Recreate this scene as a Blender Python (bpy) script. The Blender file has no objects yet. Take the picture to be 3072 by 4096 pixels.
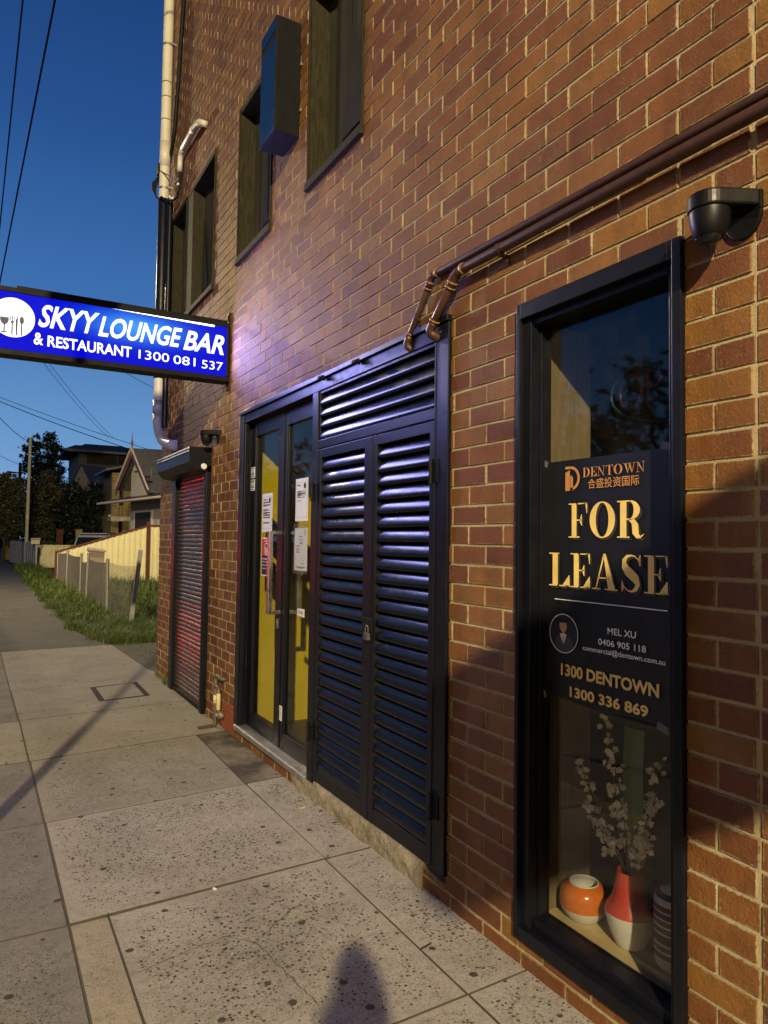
import bpy, math, random
from mathutils import Vector, Matrix
random.seed(7)
S = bpy.context.scene
COL = S.collection
D = bpy.data
R_ = math.radians

# ------------------------------------------------------------ camera
cam_d = D.cameras.new('camera')
cam = D.objects.new('camera', cam_d); COL.objects.link(cam)
yaw, pit, rol = R_(29.455), R_(2.377), R_(0.788)
fw = Vector((math.sin(yaw)*math.cos(pit), math.cos(yaw)*math.cos(pit), math.sin(pit)))
rt = Vector((math.cos(yaw), -math.sin(yaw), 0)); up = rt.cross(fw)
r2 = rt*math.cos(rol) + up*math.sin(rol); u2 = up*math.cos(rol) - rt*math.sin(rol)
mw = Matrix((r2, u2, -fw)).transposed().to_4x4(); mw.translation = Vector((-1.8505, 0, 1.615))
cam.matrix_world = mw
cam_d.sensor_fit = 'VERTICAL'; cam_d.sensor_height = 24.0; cam_d.lens = 2841/4096*24.0
cam_d.clip_start = 0.03; cam_d.clip_end = 800
S.camera = cam

# ------------------------------------------------------------ exposure
S.view_settings.view_transform = 'Standard'
try: S.view_settings.look = 'None'
except Exception: pass
S.view_settings.exposure = 0.0; S.view_settings.gamma = 1.0; S.view_settings.use_curve_mapping = False
S.cycles.use_denoising = True
S.cycles.max_bounces = 8; S.cycles.diffuse_bounces = 3; S.cycles.glossy_bounces = 3
S.cycles.transparent_max_bounces = 24
S.cycles.sample_clamp_indirect = 6.0; S.cycles.sample_clamp_direct = 0
S.cycles.caustics_reflective = False; S.cycles.caustics_refractive = False

# ------------------------------------------------------------ dusk sky
wd = D.worlds.new("World"); S.world = wd; wd.use_nodes = True
nt = wd.node_tree; nt.nodes.clear()
def wn(t, **k):
    n = nt.nodes.new(t)
    for a, b in k.items(): setattr(n, a, b)
    return n
tc = wn('ShaderNodeTexCoord'); sp = wn('ShaderNodeSeparateXYZ')
nt.links.new(tc.outputs['Generated'], sp.inputs[0])
def ramp_to(stops):
    r = wn('ShaderNodeValToRGB'); e = r.color_ramp.elements
    while len(e) > 2: e.remove(e[-1])
    e[0].position, e[0].color = stops[0][0], (*stops[0][1], 1)
    e[1].position, e[1].color = stops[1][0], (*stops[1][1], 1)
    for p, c in stops[2:]:
        q = e.new(p); q.color = (*c, 1)
    nt.links.new(sp.outputs['Z'], r.inputs[0]); return r
west = ramp_to([(0.0, (.215, .405, .66)), (.13, (.130, .300, .585)), (.30, (.046, .160, .435)), (.48, (.019, .082, .275)), (.60, (.012, .055, .20)), (1.0, (.006, .018, .066))])
east = ramp_to([(0.0, (.060, .048, .046)), (.2, (.026, .027, .042)), (.5, (.009, .016, .044)), (1.0, (.006, .018, .066))])
dot = wn('ShaderNodeVectorMath', operation='DOT_PRODUCT'); dot.inputs[1].default_value = (-.10, .995, 0)
nt.links.new(tc.outputs['Generated'], dot.inputs[0])
mr = wn('ShaderNodeMapRange'); mr.inputs['From Min'].default_value = -.1; mr.inputs['From Max'].default_value = .72
mr.interpolation_type = 'SMOOTHSTEP'
nt.links.new(dot.outputs['Value'], mr.inputs['Value'])
mx = wn('ShaderNodeMix', data_type='RGBA')
nt.links.new(mr.outputs[0], mx.inputs[0]); nt.links.new(east.outputs[0], mx.inputs[6]); nt.links.new(west.outputs[0], mx.inputs[7])
sky = wn('ShaderNodeTexSky'); sky.sky_type = 'NISHITA'; sky.sun_disc = False
sky.sun_elevation = R_(-4.0); sky.sun_rotation = R_(-6)
skm = wn('ShaderNodeMix', data_type='RGBA', blend_type='ADD'); skm.inputs[0].default_value = .05
nt.links.new(mx.outputs[2], skm.inputs[6]); nt.links.new(sky.outputs[0], skm.inputs[7])
bg = wn('ShaderNodeBackground'); bg.inputs['Strength'].default_value = 1.0
wo = wn('ShaderNodeOutputWorld')
nt.links.new(skm.outputs[2], bg.inputs[0]); nt.links.new(bg.outputs[0], wo.inputs[0])

LAMP = Vector((-8.0, -12.0, 9.2)); LAMP_POWER = 26500; LAMP_COL = (1.0, .815, .48)
LAMP2 = Vector((-2.1, 20.0, 8.8)); LAMP2_POWER = 4300
SIGN_WHITE = 1.7; SIGN_BLUE = 1.0; SIGN_POWER = 74; SIGN_COL = (.38, .37, 1.0)

# ------------------------------------------------------------ mesh helpers
class MB:
    def __init__(s): s.v = []; s.f = []; s.m = []; s.a = []
    def add(s, vs, fs, mi=0, a=0.0):
        o = len(s.v); s.v += [tuple(p) for p in vs]
        for f in fs:
            s.f.append(tuple(i+o for i in f)); s.m.append(mi); s.a.append(a)
        return s
    def quad(s, a, b, c, d, mi=0, at=0.0): return s.add([a, b, c, d], [(0, 1, 2, 3)], mi, at)
    def poly(s, pts, mi=0, at=0.0): return s.add(pts, [tuple(range(len(pts)))], mi, at)
    def box(s, x0, x1, y0, y1, z0, z1, mi=0, at=0.0):
        v = [(x, y, z) for x in (x0, x1) for y in (y0, y1) for z in (z0, z1)]
        return s.add(v, [(0, 1, 3, 2), (4, 6, 7, 5), (0, 4, 5, 1), (2, 3, 7, 6), (0, 2, 6, 4), (1, 5, 7, 3)], mi, at)
    def obox(s, c, ax, half, mi=0):
        c = Vector(c); ax = [Vector(a).normalized()*h for a, h in zip(ax, half)]
        v = [c+ax[0]*i+ax[1]*j+ax[2]*k for i in (-1, 1) for j in (-1, 1) for k in (-1, 1)]
        return s.add(v, [(0, 1, 3, 2), (4, 6, 7, 5), (0, 4, 5, 1), (2, 3, 7, 6), (0, 2, 6, 4), (1, 5, 7, 3)], mi)
    def tube(s, pts, r, n=8, mi=0, caps=True):
        pts = [Vector(p) for p in pts]; rs = r if isinstance(r, (list, tuple)) else [r]*len(pts)
        t0 = (pts[1]-pts[0]).normalized(); ref = Vector((0, 0, 1)) if abs(t0.z) < .9 else Vector((1, 0, 0))
        nn = t0.cross(ref).normalized(); vs = []
        for i, p in enumerate(pts):
            if i == 0: t = t0
            elif i == len(pts)-1: t = (pts[i]-pts[i-1]).normalized()
            else:
                t = ((pts[i+1]-pts[i]).normalized()+(pts[i]-pts[i-1]).normalized())
                t = t.normalized() if t.length > 1e-6 else t0
            nn = (nn-t*nn.dot(t)); nn = nn.normalized() if nn.length > 1e-6 else t.orthogonal().normalized()
            b = t.cross(nn)
            for k in range(n):
                an = 2*math.pi*k/n; vs.append(p+(nn*math.cos(an)+b*math.sin(an))*rs[i])
        fs = []
        for i in range(len(pts)-1):
            for k in range(n):
                k2 = (k+1) % n; fs.append((i*n+k, i*n+k2, (i+1)*n+k2, (i+1)*n+k))
        if caps:
            fs.append(tuple(range(n-1, -1, -1))); fs.append(tuple((len(pts)-1)*n+k for k in range(n)))
        return s.add(vs, fs, mi)
    def lathe(s, prof, c, n=32, mis=None, axis=None):
        # prof: list of (radius, height); mis: material per ring segment
        c = Vector(c); az = Vector(axis or (0, 0, 1)).normalized(); ax = az.orthogonal().normalized(); ay = az.cross(ax)
        o = len(s.v)
        for r, h in prof:
            for k in range(n):
                an = 2*math.pi*k/n; p = c+az*h+(ax*math.cos(an)+ay*math.sin(an))*r; s.v.append(tuple(p))
        for i in range(len(prof)-1):
            for k in range(n):
                k2 = (k+1) % n; s.f.append((o+i*n+k, o+i*n+k2, o+(i+1)*n+k2, o+(i+1)*n+k)); s.m.append(mis[i] if mis else 0); s.a.append(0)
        return s
    def build(s, name, mats, parent=None, smooth=False, bevel=0.0, attr=False, seg=2):
        if not isinstance(mats, (list, tuple)): mats = [mats]
        xs = [p[0] for p in s.v]; ys = [p[1] for p in s.v]; zs = [p[2] for p in s.v]
        o = Vector(((min(xs)+max(xs))/2, (min(ys)+max(ys))/2, min(zs)))
        me = D.meshes.new(name); me.from_pydata([(p[0]-o.x, p[1]-o.y, p[2]-o.z) for p in s.v], [], s.f); me.update()
        for m in mats: me.materials.append(m)
        me.polygons.foreach_set('material_index', s.m)
        if attr:
            a = me.attributes.new('rnd', 'FLOAT', 'FACE'); a.data.foreach_set('value', s.a)
        if smooth: me.polygons.foreach_set('use_smooth', [True]*len(me.polygons))
        ob = D.objects.new(name, me); COL.objects.link(ob); ob.location = o
        if parent: attach(ob, parent)
        if bevel:
            b = ob.modifiers.new('bevel', 'BEVEL'); b.width = bevel; b.segments = seg; b.limit_method = 'ANGLE'; b.angle_limit = R_(40)
        if smooth:
            try:
                w = ob.modifiers.new('wn', 'WEIGHTED_NORMAL'); w.keep_sharp = True
            except Exception: pass
        return ob

    def each(s, name, mats, parent=None, **k):
        # one object per separate piece
        n = len(s.v); pr = list(range(n))
        def find(i):
            while pr[i] != i: pr[i] = pr[pr[i]]; i = pr[i]
            return i
        for f in s.f:
            for i in f[1:]: pr[find(i)] = find(f[0])
        groups = {}
        for fi, f in enumerate(s.f): groups.setdefault(find(f[0]), []).append(fi)
        out = []
        for g in groups.values():
            m = MB(); idx = {}
            for fi in g:
                ff = []
                for i in s.f[fi]:
                    if i not in idx: idx[i] = len(m.v); m.v.append(s.v[i])
                    ff.append(idx[i])
                m.f.append(tuple(ff)); m.m.append(s.m[fi]); m.a.append(s.a[fi])
            out.append(m.build(name, mats, parent, **k))
        return out

def world_of(o):
    t = Vector(o.location)
    if o.parent: t = Matrix(o.matrix_parent_inverse) @ t + world_of(o.parent)
    return t
def attach(ob, parent):
    ob.parent = parent; ob.matrix_parent_inverse = Matrix.Translation(-world_of(parent))
def tag(o, label, cat, group=None):
    o['label'] = label; o['category'] = cat
    if group: o['group'] = group
    return o
def thing(name, label, cat, loc, group=None):
    o = D.objects.new(name, None); COL.objects.link(o); o.location = loc; o.empty_display_size = .2
    return tag(o, label, cat, group)
def struct(o, k='structure'): o['kind'] = k; return o

def recess_holes(rects, holes):
    for h in holes:
        out = []
        for r in rects:
            y0, y1, z0, z1 = r; a, b, c, d = h
            if b <= y0 or a >= y1 or d <= z0 or c >= z1: out.append(r); continue
            if a > y0: out.append((y0, a, z0, z1))
            if b < y1: out.append((b, y1, z0, z1))
            m0, m1 = max(a, y0), min(b, y1)
            if c > z0: out.append((m0, m1, z0, c))
            if d < z1: out.append((m0, m1, d, z1))
        rects = out
    return rects

# ------------------------------------------------------------ materials
class MT:
    def __init__(s, name):
        s.m = D.materials.new(name); s.m.use_nodes = True; s.t = s.m.node_tree
        s.p = s.t.nodes['Principled BSDF']; s.out = s.t.nodes['Material Output']
    def n(s, t, **k):
        x = s.t.nodes.new(t)
        for a, b in k.items(): setattr(x, a, b)
        return x
    def l(s, a, b): s.t.links.new(a, b)
    def coord(s, scale=None):
        c = s.n('ShaderNodeTexCoord').outputs['Object']
        if scale:
            mp = s.n('ShaderNodeMapping'); mp.inputs['Scale'].default_value = scale; s.l(c, mp.inputs[0]); c = mp.outputs[0]
        return c
    def noise(s, co, scale, detail=4, rough=.55, dist=0):
        x = s.n('ShaderNodeTexNoise'); x.inputs['Scale'].default_value = scale; x.inputs['Detail'].default_value = detail
        x.inputs['Roughness'].default_value = rough; x.inputs['Distortion'].default_value = dist
        s.l(co, x.inputs['Vector']); return x.outputs['Fac']
    def rmap(s, v, a, b, c=0., d=1., smooth=False):
        x = s.n('ShaderNodeMapRange'); x.inputs[1].default_value = a; x.inputs[2].default_value = b; x.inputs[3].default_value = c; x.inputs[4].default_value = d
        if smooth: x.interpolation_type = 'SMOOTHSTEP'
        s.l(v, x.inputs[0]); return x.outputs[0]
    def mix(s, f, a, b, mode='MIX'):
        x = s.n('ShaderNodeMix', data_type='RGBA', blend_type=mode)
        for i, v in ((0, f), (6, a), (7, b)):
            if isinstance(v, (int, float)): x.inputs[i].default_value = v
            elif isinstance(v, tuple): x.inputs[i].default_value = (*v, 1) if len(v) == 3 else v
            else: s.l(v, x.inputs[i])
        return x.outputs[2]
    def math(s, op, a, b=0.0):
        x = s.n('ShaderNodeMath', operation=op)
        for i, v in ((0, a), (1, b)):
            if isinstance(v, (int, float)): x.inputs[i].default_value = v
            else: s.l(v, x.inputs[i])
        return x.outputs[0]
    def ramp(s, v, stops):
        r = s.n('ShaderNodeValToRGB'); e = r.color_ramp.elements
        for i, (p, c) in enumerate(stops):
            q = e[i] if i < 2 else e.new(p)
            q.position = p; q.color = (*c, 1) if isinstance(c, tuple) else (c, c, c, 1)
        s.l(v, r.inputs[0]); return r.outputs[0]
    def bump(s, h, strength=.3, dist=.01, prev=None):
        b = s.n('ShaderNodeBump'); b.inputs['Strength'].default_value = strength; b.inputs['Distance'].default_value = dist
        s.l(h, b.inputs['Height'])
        if prev is not None: s.l(prev, b.inputs['Normal'])
        s.l(b.outputs[0], s.p.inputs['Normal']); return b.outputs[0]
    def col(s, c):
        if isinstance(c, tuple): s.p.inputs['Base Color'].default_value = (*c, 1)
        else: s.l(c, s.p.inputs['Base Color'])
    def set(s, rough=None, metal=None, spec=None, coat=None):
        for k, v in (('Roughness', rough), ('Metallic', metal), ('Specular IOR Level', spec), ('Coat Weight', coat)):
            if v is None: continue
            if isinstance(v, (int, float)): s.p.inputs[k].default_value = v
            else: s.l(v, s.p.inputs[k])

def simple(name, c, rough=.6, metal=0., spec=.5, var=.18, vs=6., bump=.0, bs=80., coat=0., stretch=None):
    t = MT(name); co = t.coord(stretch)
    a = tuple(min(1, x*(1-var)) for x in c); b = tuple(min(1, x*(1+var)) for x in c)
    f = t.rmap(t.noise(co, vs, 5, .65), .3, .7)
    t.col(t.mix(f, a, b)); t.set(t.rmap(t.noise(co, vs*2.3, 4), .2, .8, max(0.02, rough-.1), min(1, rough+.1)), metal, spec, coat)
    if bump: t.bump(t.noise(co, bs, 4), bump, .004)
    return t.m

def emis(name, c, st):
    t = MT(name); t.col((.02, .02, .02)); t.p.inputs['Emission Color'].default_value = (*c, 1); t.p.inputs['Emission Strength'].default_value = st
    return t.m

def glass(name, tint=(.86, .88, .88), refl=1.0, dirt=.04):
    t = MT(name); t.t.nodes.remove(t.p)
    tr = t.n('ShaderNodeBsdfTransparent'); tr.inputs[0].default_value = (*tint, 1)
    gl = t.n('ShaderNodeBsdfGlossy'); gl.inputs['Roughness'].default_value = .03; gl.inputs[0].default_value = (refl, refl, refl, 1)
    df = t.n('ShaderNodeBsdfDiffuse'); df.inputs[0].default_value = (.5, .47, .42, 1)
    lw = t.n('ShaderNodeLayerWeight'); fr = t.math('ADD', t.math('MULTIPLY', t.math('POWER', lw.outputs['Facing'], 5.0), .95), .035)
    m1 = t.n('ShaderNodeMixShader'); t.l(fr, m1.inputs[0]); t.l(tr.outputs[0], m1.inputs[1]); t.l(gl.outputs[0], m1.inputs[2])
    m2 = t.n('ShaderNodeMixShader')
    co = t.coord(); d = t.rmap(t.noise(co, 9, 6, .7), .45, .8, dirt*.15, dirt)
    t.l(d, m2.inputs[0]); t.l(m1.outputs[0], m2.inputs[1]); t.l(df.outputs[0], m2.inputs[2])
    t.l(m2.outputs[0], t.out.inputs[0]); return t.m

def brick_mat():
    t = MT('brick'); co = t.coord()
    at = t.n('ShaderNodeAttribute', attribute_name='rnd').outputs['Fac']
    base = t.ramp(at, [(0, (.100, .035, .017)), (.12, (.142, .050, .019)), (.35, (.178, .065, .020)), (.55, (.205, .079, .020)), (.75, (.230, .097, .021)), (.9, (.250, .115, .023)), (1, (.27, .130, .030))])
    n1 = t.rmap(t.noise(co, 5, 6, .65), .3, .72)
    c = t.mix(t.math('MULTIPLY', n1, .45), base, (.105, .035, .011))
    n2 = t.noise(co, 170, 3, .6)
    c = t.mix(t.rmap(n2, .62, .78, 0, .5), c, (.05, .022, .016))
    # pale efflorescence and mortar smears
    sm = t.math('MULTIPLY', t.rmap(t.noise(t.coord((1, 1, .6)), 2.1, 7, .7), .56, .74), t.rmap(t.noise(co, 38, 5, .7), .42, .68))
    c = t.mix(t.math('MULTIPLY', sm, .48), c, (.34, .255, .15))
    sp = t.rmap(t.noise(co, 150, 3, .7), .60, .72)
    c = t.mix(t.math('MULTIPLY', t.math('MULTIPLY', sp, .70), t.rmap(t.noise(co, 3.2, 4), .35, .65)), c, (.44, .34, .20))
    c = t.mix(t.rmap(t.noise(co, 9, 5, .7), .5, .75, 0, .35), c, (.045, .017, .010))
    eg = t.n('ShaderNodeAttribute', attribute_name='edge').outputs['Fac']
    ms = t.rmap(t.math('ADD', eg, t.math('MULTIPLY', t.math('SUBTRACT', t.noise(co, 55, 5, .7), .5), 1.5)), .80, .97)
    ms = t.math('MULTIPLY', ms, t.rmap(t.noise(co, 4.5, 3), .35, .6, .25, 1))
    c = t.mix(ms, c, t.mix(t.noise(co, 80, 3), (.29, .23, .13), (.43, .355, .215)))
        # soot, runoff and age: broad patches and vertical streaks
    g1 = t.rmap(t.noise(t.coord((1, .9, .35)), 1.3, 6, .65), .3, .7, .66, 1.14)
    g2 = t.rmap(t.noise(t.coord((1, 5, .25)), 1.5, 5, .6), .45, .75, 1.0, .72)
    hs = t.n('ShaderNodeHueSaturation'); t.l(c, hs.inputs['Color']); t.l(t.math('MULTIPLY', g1, g2), hs.inputs['Value']); c = hs.outputs[0]
    t.col(c); t.set(t.rmap(n2, .3, .7, .58, .82), 0, .30)
    h = t.math('ADD', t.noise(co, 120, 5, .7), t.math('MULTIPLY', t.noise(co, 17, 3), 1.2))
    t.bump(h, .62, .007)
    return t.m
def mortar_mat():
    t = MT('mortar'); co = t.coord()
    c = t.mix(t.rmap(t.noise(co, 3, 6, .7), .35, .7), (.34, .275, .158), (.50, .415, .26))
    c = t.mix(t.rmap(t.noise(co, 60, 4, .7), .58, .75, 0, .6), c, (.16, .12, .08))
    t.col(c); t.set(.9, 0, .2); t.bump(t.noise(co, 140, 5, .75), .7, .006); return t.m

BRICK = brick_mat(); MORTAR = mortar_mat()
BLACK = simple('black_paint', (.005, .0055, .009), .38, 0, .22, .3, 12, .08, 260)
BLACKR = simple('black_matt_paint', (.007, .007, .008), .55, 0, .15, .3, 9, .15, 200)
TIMBER = simple('dark_stained_timber', (.026, .022, .011), .8, 0, .15, .55, 14, .5, 60, stretch=(6, 6, .7))
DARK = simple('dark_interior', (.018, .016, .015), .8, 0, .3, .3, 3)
CURT = simple('dark_window_lining', (.024, .021, .013), .75, 0, .3, .3, 2, .05, 20)
STEEL = simple('brushed_steel', (.55, .54, .52), .28, 1, .5, .12, 30, .06, 300, stretch=(3, 3, .3))
GALV = simple('galvanised_steel', (.30, .30, .30), .5, .8, .5, .3, 20, .1, 120)
PVC = simple('pvc_pipe', (.56, .525, .41), .45, 0, .5, .08, 5, .03, 60)
CABLE = simple('black_cable', (.006, .006, .007), .6, 0, .2)
OHW = simple('overhead_cable', (.003, .003, .0035), .9, 0, .05)
COPPER = simple('copper_pipe', (.070, .032, .020), .42, .3, .5, .3, 9, .08, 90)
COPPERB = simple('bare_copper', (.26, .14, .06), .42, .5, .5, .3, 25)
WHITEP = simple('white_paper', (.62, .62, .60), .75, 0, .3, .05, 3)
INK = simple('black_print', (.02, .02, .022), .6, 0, .3)
GREYINK = simple('grey_print', (.17, .17, .18), .6, 0, .3)
GLASS = glass('door_glass', (.84, .84, .80), .6, .008)
GLASSW = glass('window_glass', (.88, .88, .87), 1.0, .012)
RUST = simple('rusty_iron', (.10, .045, .018), .85, .2, .3, .5, 25, .6, 90)
# ------------------------------------------------------------ lettering helpers
_tc = {}
def glyphs(body, bold=0.0, shear=0.0):
    key = (body, bold, shear)
    if key in _tc: return _tc[key]
    cu = D.curves.new('lettering', 'FONT'); cu.body = body; cu.offset = bold; cu.shear = shear; cu.resolution_u = 3; cu.fill_mode = 'FRONT'
    ob = D.objects.new('lettering', cu); COL.objects.link(ob)
    dg = bpy.context.evaluated_depsgraph_get(); me = D.meshes.new_from_object(ob.evaluated_get(dg))
    vs = [(v.co.x, v.co.y) for v in me.vertices]; fs = [tuple(p.vertices) for p in me.polygons]
    D.objects.remove(ob); D.curves.remove(cu); D.meshes.remove(me)
    x0, x1 = min(v[0] for v in vs), max(v[0] for v in vs); y0, y1 = min(v[1] for v in vs), max(v[1] for v in vs)
    vs = [((a-x0)/(x1-x0), (b-y0)/(y1-y0)) for a, b in vs]
    _tc[key] = (vs, fs); return vs, fs
def on_wall(X):     # (u to the right as seen from the street) -> -Y
    return lambda u, v: (X, u, v)
def put_text(mb, body, P, a0, a1, z0, z1, mi=0, bold=0.0, shear=0.0):
    vs, fs = glyphs(body, bold, shear)
    return mb.add([P(a0+(a1-a0)*u, z0+(z1-z0)*v) for u, v in vs], fs, mi)
def ell(cx, cy, rx, ry, n=40, a0=0, a1=360):
    return [(cx+rx*math.cos(R_(a0+(a1-a0)*i/n)), cy+ry*math.sin(R_(a0+(a1-a0)*i/n))) for i in range(n+1)]
def ribbon(c, w):
    L = []; Rr = []
    for i, p in enumerate(c):
        a = Vector(c[max(0, i-1)]); b = Vector(c[min(len(c)-1, i+1)]); t = (b-a).normalized(); nn = Vector((-t.y, t.x))
        L.append(tuple(Vector(p)+nn*w[i]/2)); Rr.append(tuple(Vector(p)-nn*w[i]/2))
    return [[L[i], L[i+1], Rr[i+1], Rr[i]] for i in range(len(c)-1)]
def ring(o, i): return [[o[k], o[k+1], i[k+1], i[k]] for k in range(len(o)-1)]
def rect(a, b, c, d): return [(a, c), (b, c), (b, d), (a, d)]
H = .035
def didone(ch):
    if ch in 'FEL':
        q = [rect(.17, .43, H, 1-H), rect(0, .60 if ch == 'F' else .5, 0, H), rect(0, .5, 1-H, 1)]
        if ch in 'FE':
            q += [rect(.4, .96, 1-H, 1), [(.90, 1-H), (.97, .70), (1.0, .70), (1.0, 1), (.7, 1-H)], rect(.43, .70, .49, .49+H), [(.60, .52), (.69, .67), (.72, .67), (.72, .35), (.69, .35), (.60, .49)]]
        if ch in 'EL':
            q += [rect(.4, .96, 0, H), [(.65, H), (.97, .34), (1.0, .34), (1.0, 0), (.9, 0)]]
        return q
    if ch == 'O': return ring(ell(.5, .5, .5, .51, 48), ell(.5, .5, .25, .475, 48))
    if ch == 'D': return [rect(.15, .36, H, 1-H), rect(0, .5, 0, H), rect(0, .5, 1-H, 1)] + ring(ell(.45, .5, .55, .5, 30, -90, 90), ell(.45, .5, .31, .5-H, 30, -90, 90))
    if ch == 'R':
        return [rect(.12, .36, H, 1-H), rect(0, .48, 0, H), rect(0, .5, 1-H, 1), rect(.36, .5, .48, .48+H)] + ring(ell(.48, .74, .38, .26, 24, -90, 90), ell(.48, .74, .15, .26-H, 24, -90, 90)) + \
            ribbon([(.45, .49), (.6, .44), (.68, .33), (.70, .15), (.78, .04), (.88, .02), (1.0, .10)], [.03, .16, .24, .24, .14, .05, .02])
    if ch == 'A':
        return [[(.44, 1.01), (.53, 1.01), (.90, H), (.63, H)], [(.44, 1.0), (.485, .94), (.17, H), (.125, H)], rect(0, .33, 0, H), rect(.50, 1.0, 0, H), rect(.24, .68, .31, .31+H)]
    if ch == 'S':
        return ribbon([(.93, .70), (.86, .86), (.70, .965), (.5, .985), (.30, .95), (.17, .83), (.17, .70), (.30, .58), (.55, .46), (.77, .34), (.82, .22), (.74, .09), (.55, .02), (.35, .03), (.15, .14), (.06, .31)],
                      [.02, .03, .035, .05, .10, .20, .26, .28, .29, .28, .24, .14, .06, .035, .03, .02]) + [[(.93, .70), (.97, .70), (.97, 1.0), (.93, 1.0), (.85, .88)], [(.04, .31), (.08, .31), (.15, .12), (.08, 0), (.04, 0)]]
    if ch == 'N': return [rect(.16, .20, H, 1), rect(.80, .84, 0, 1-H), [(.05, 1), (.27, 1), (.84, .0), (.80, 0), (.70, .1)], rect(0, .36, 0, H), rect(.66, 1, 1-H, 1), rect(0, .25, 1-H, 1)]
    if ch == 'T': return [rect(.38, .62, H, 1-H), rect(.22, .78, 0, H), rect(.03, .97, 1-H, 1), [(0, 1), (.03, .68), (.12, 1-H)], [(1, 1), (.97, .68), (.88, 1-H)]]
    if ch == 'W': return [[(.08, 1), (.27, 1), (.40, .0), (.36, 0)], [(.36, 0), (.40, 0), (.55, 1), (.51, 1)], [(.40, 1), (.60, 1), (.74, 0), (.70, 0)], [(.70, 0), (.74, 0), (.93, 1), (.89, 1)], rect(0, .35, 1-H, 1), rect(.36, .66, 1-H, 1), rect(.80, 1, 1-H, 1)]
def put_didone(mb, ch, P, a0, a1, z0, z1, mi=0):
    for q in didone(ch):
        mb.poly([P(a0+(a1-a0)*u, z0+(z1-z0)*v) for u, v in q], mi)

# ------------------------------------------------------------ the brick building
WT = 9.6; YF = 8.75; YN = -2.2
HOLES = [(2.675, 5.685, .085, 2.655), (1.425, 2.178, .112, 2.558), (6.60, 7.93, -.2, 2.30), (3.585, 4.388, 3.985, 5.36), (5.095, 5.915, 3.985, 5.35), (6.655, 8.486, 4.01, 5.38)]
bld = thing('brick_building', 'tall brown brick building with black shopfront frames filling the right of the street', 'building', (0, 3.5, 0))
wb = MB(); rs = random.Random(3); edge_att = []
n0 = -2
for n in range(n0, int(WT/.086)+1):
    za = .057+.086*n+.0031; zb = .057+.086*(n+1)-.0031
    sh = 0.0 if n % 2 else .12
    y = math.floor(YN/.24)*.24+sh-.24
    while y < YF:
        segs = [(y+.0031, y+.24-.0031)]
        if y < 1.19 < y+.24:
            segs = [(y+.0025, 1.1870), (1.1930, y+.2375)]
        for a, b in segs:
            a = max(a, YN); b = min(b, YF)
            if b-a < .02: continue
            ra = rs.random()
            zz = (za+zb)/2
            ra = .16+.84*ra
            if rs.random() < .07: ra *= .3
            for (p, q, r, s) in recess_holes([(a, b, za, min(zb, WT))], HOLES):
                if q-p < .012 or s-r < .012: continue
                j = lambda k: rs.uniform(-k, k)
                xf = j(.0016); i = .0029
                o = [(p+j(.0008), r+j(.0012)), (q+j(.0008), r+j(.0012)), (q+j(.0008), s+j(.0012)), (p+j(.0008), s+j(.0012))]
                t = [(o[0][0]+i, o[0][1]+i), (o[1][0]-i, o[1][1]+i), (o[2][0]-i, o[2][1]-i), (o[3][0]+i, o[3][1]-i)]
                tl = j(.0012)
                vs = [(.014, u, v) for u, v in o]+[(xf+(tl if k in (0, 3) else -tl), u, v) for k, (u, v) in enumerate(t)]
                e2 = min(.013, (q-p)*.2, (s-r)*.25); t2 = [(t[0][0]+e2, t[0][1]+e2), (t[1][0]-e2, t[1][1]+e2), (t[2][0]-e2, t[2][1]-e2), (t[3][0]+e2, t[3][1]-e2)]
                vs += [(xf-.0004+(tl if k in (0, 3) else -tl), u, v) for k, (u, v) in enumerate(t2)]
                wb.add(vs, [(8, 11, 10, 9), (4, 8, 9, 5), (5, 9, 10, 6), (6, 10, 11, 7), (7, 11, 8, 4), (0, 4, 5, 1), (1, 5, 6, 2), (2, 6, 7, 3), (3, 7, 4, 0)], 0, ra); edge_att += [1.0]*8+[0.0]*4
        y += .24
# mortar bed with a finely uneven face
for (a, b, c, d) in recess_holes([(YN, YF, -.15, WT)], HOLES):
    wb.quad((.0055, a, c), (.0055, a, d), (.0055, b, d), (.0055, b, c), 1)
for (a, b, c, d) in HOLES:
    x0, x1 = .0055, .16
    wb.quad((x0, a, c), (x1, a, c), (x1, a, d), (x0, a, d), 1); wb.quad((x0, b, c), (x0, b, d), (x1, b, d), (x1, b, c), 1)
    wb.quad((x0, a, d), (x1, a, d), (x1, b, d), (x0, b, d), 1); wb.quad((x0, a, c), (x0, b, c), (x1, b, c), (x1, a, c), 1)
wo_ = wb.build('wall', [BRICK, MORTAR], bld, attr=True)
ea = wo_.data.attributes.new('edge', 'FLOAT', 'POINT'); ea.data.foreach_set('value', edge_att+[0.0]*(len(wb.v)-len(edge_att)))
m = MB()
m.quad((.006, YF, -.15), (.006, YF, WT), (7, YF, WT), (7, YF, -.15)); m.quad((.006, YN, -.15), (7, YN, -.15), (7, YN, WT), (.006, YN, WT))
m.quad((.006, YN, WT), (7, YN, WT), (7, YF, WT), (.006, YF, WT)); m.quad((7, YN, -.15), (7, YF, -.15), (7, YF, WT), (7, YN, WT))
# rendered core of the wall behind the brick face, with the same openings
for (a, b, c, d) in recess_holes([(YN, YF, -.15, WT)], HOLES):
    m.quad((.17, a, c), (.17, b, c), (.17, b, d), (.17, a, d))
m.build('side_walls_and_roof', simple('brick_side', (.13, .055, .035), .85), bld)

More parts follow.
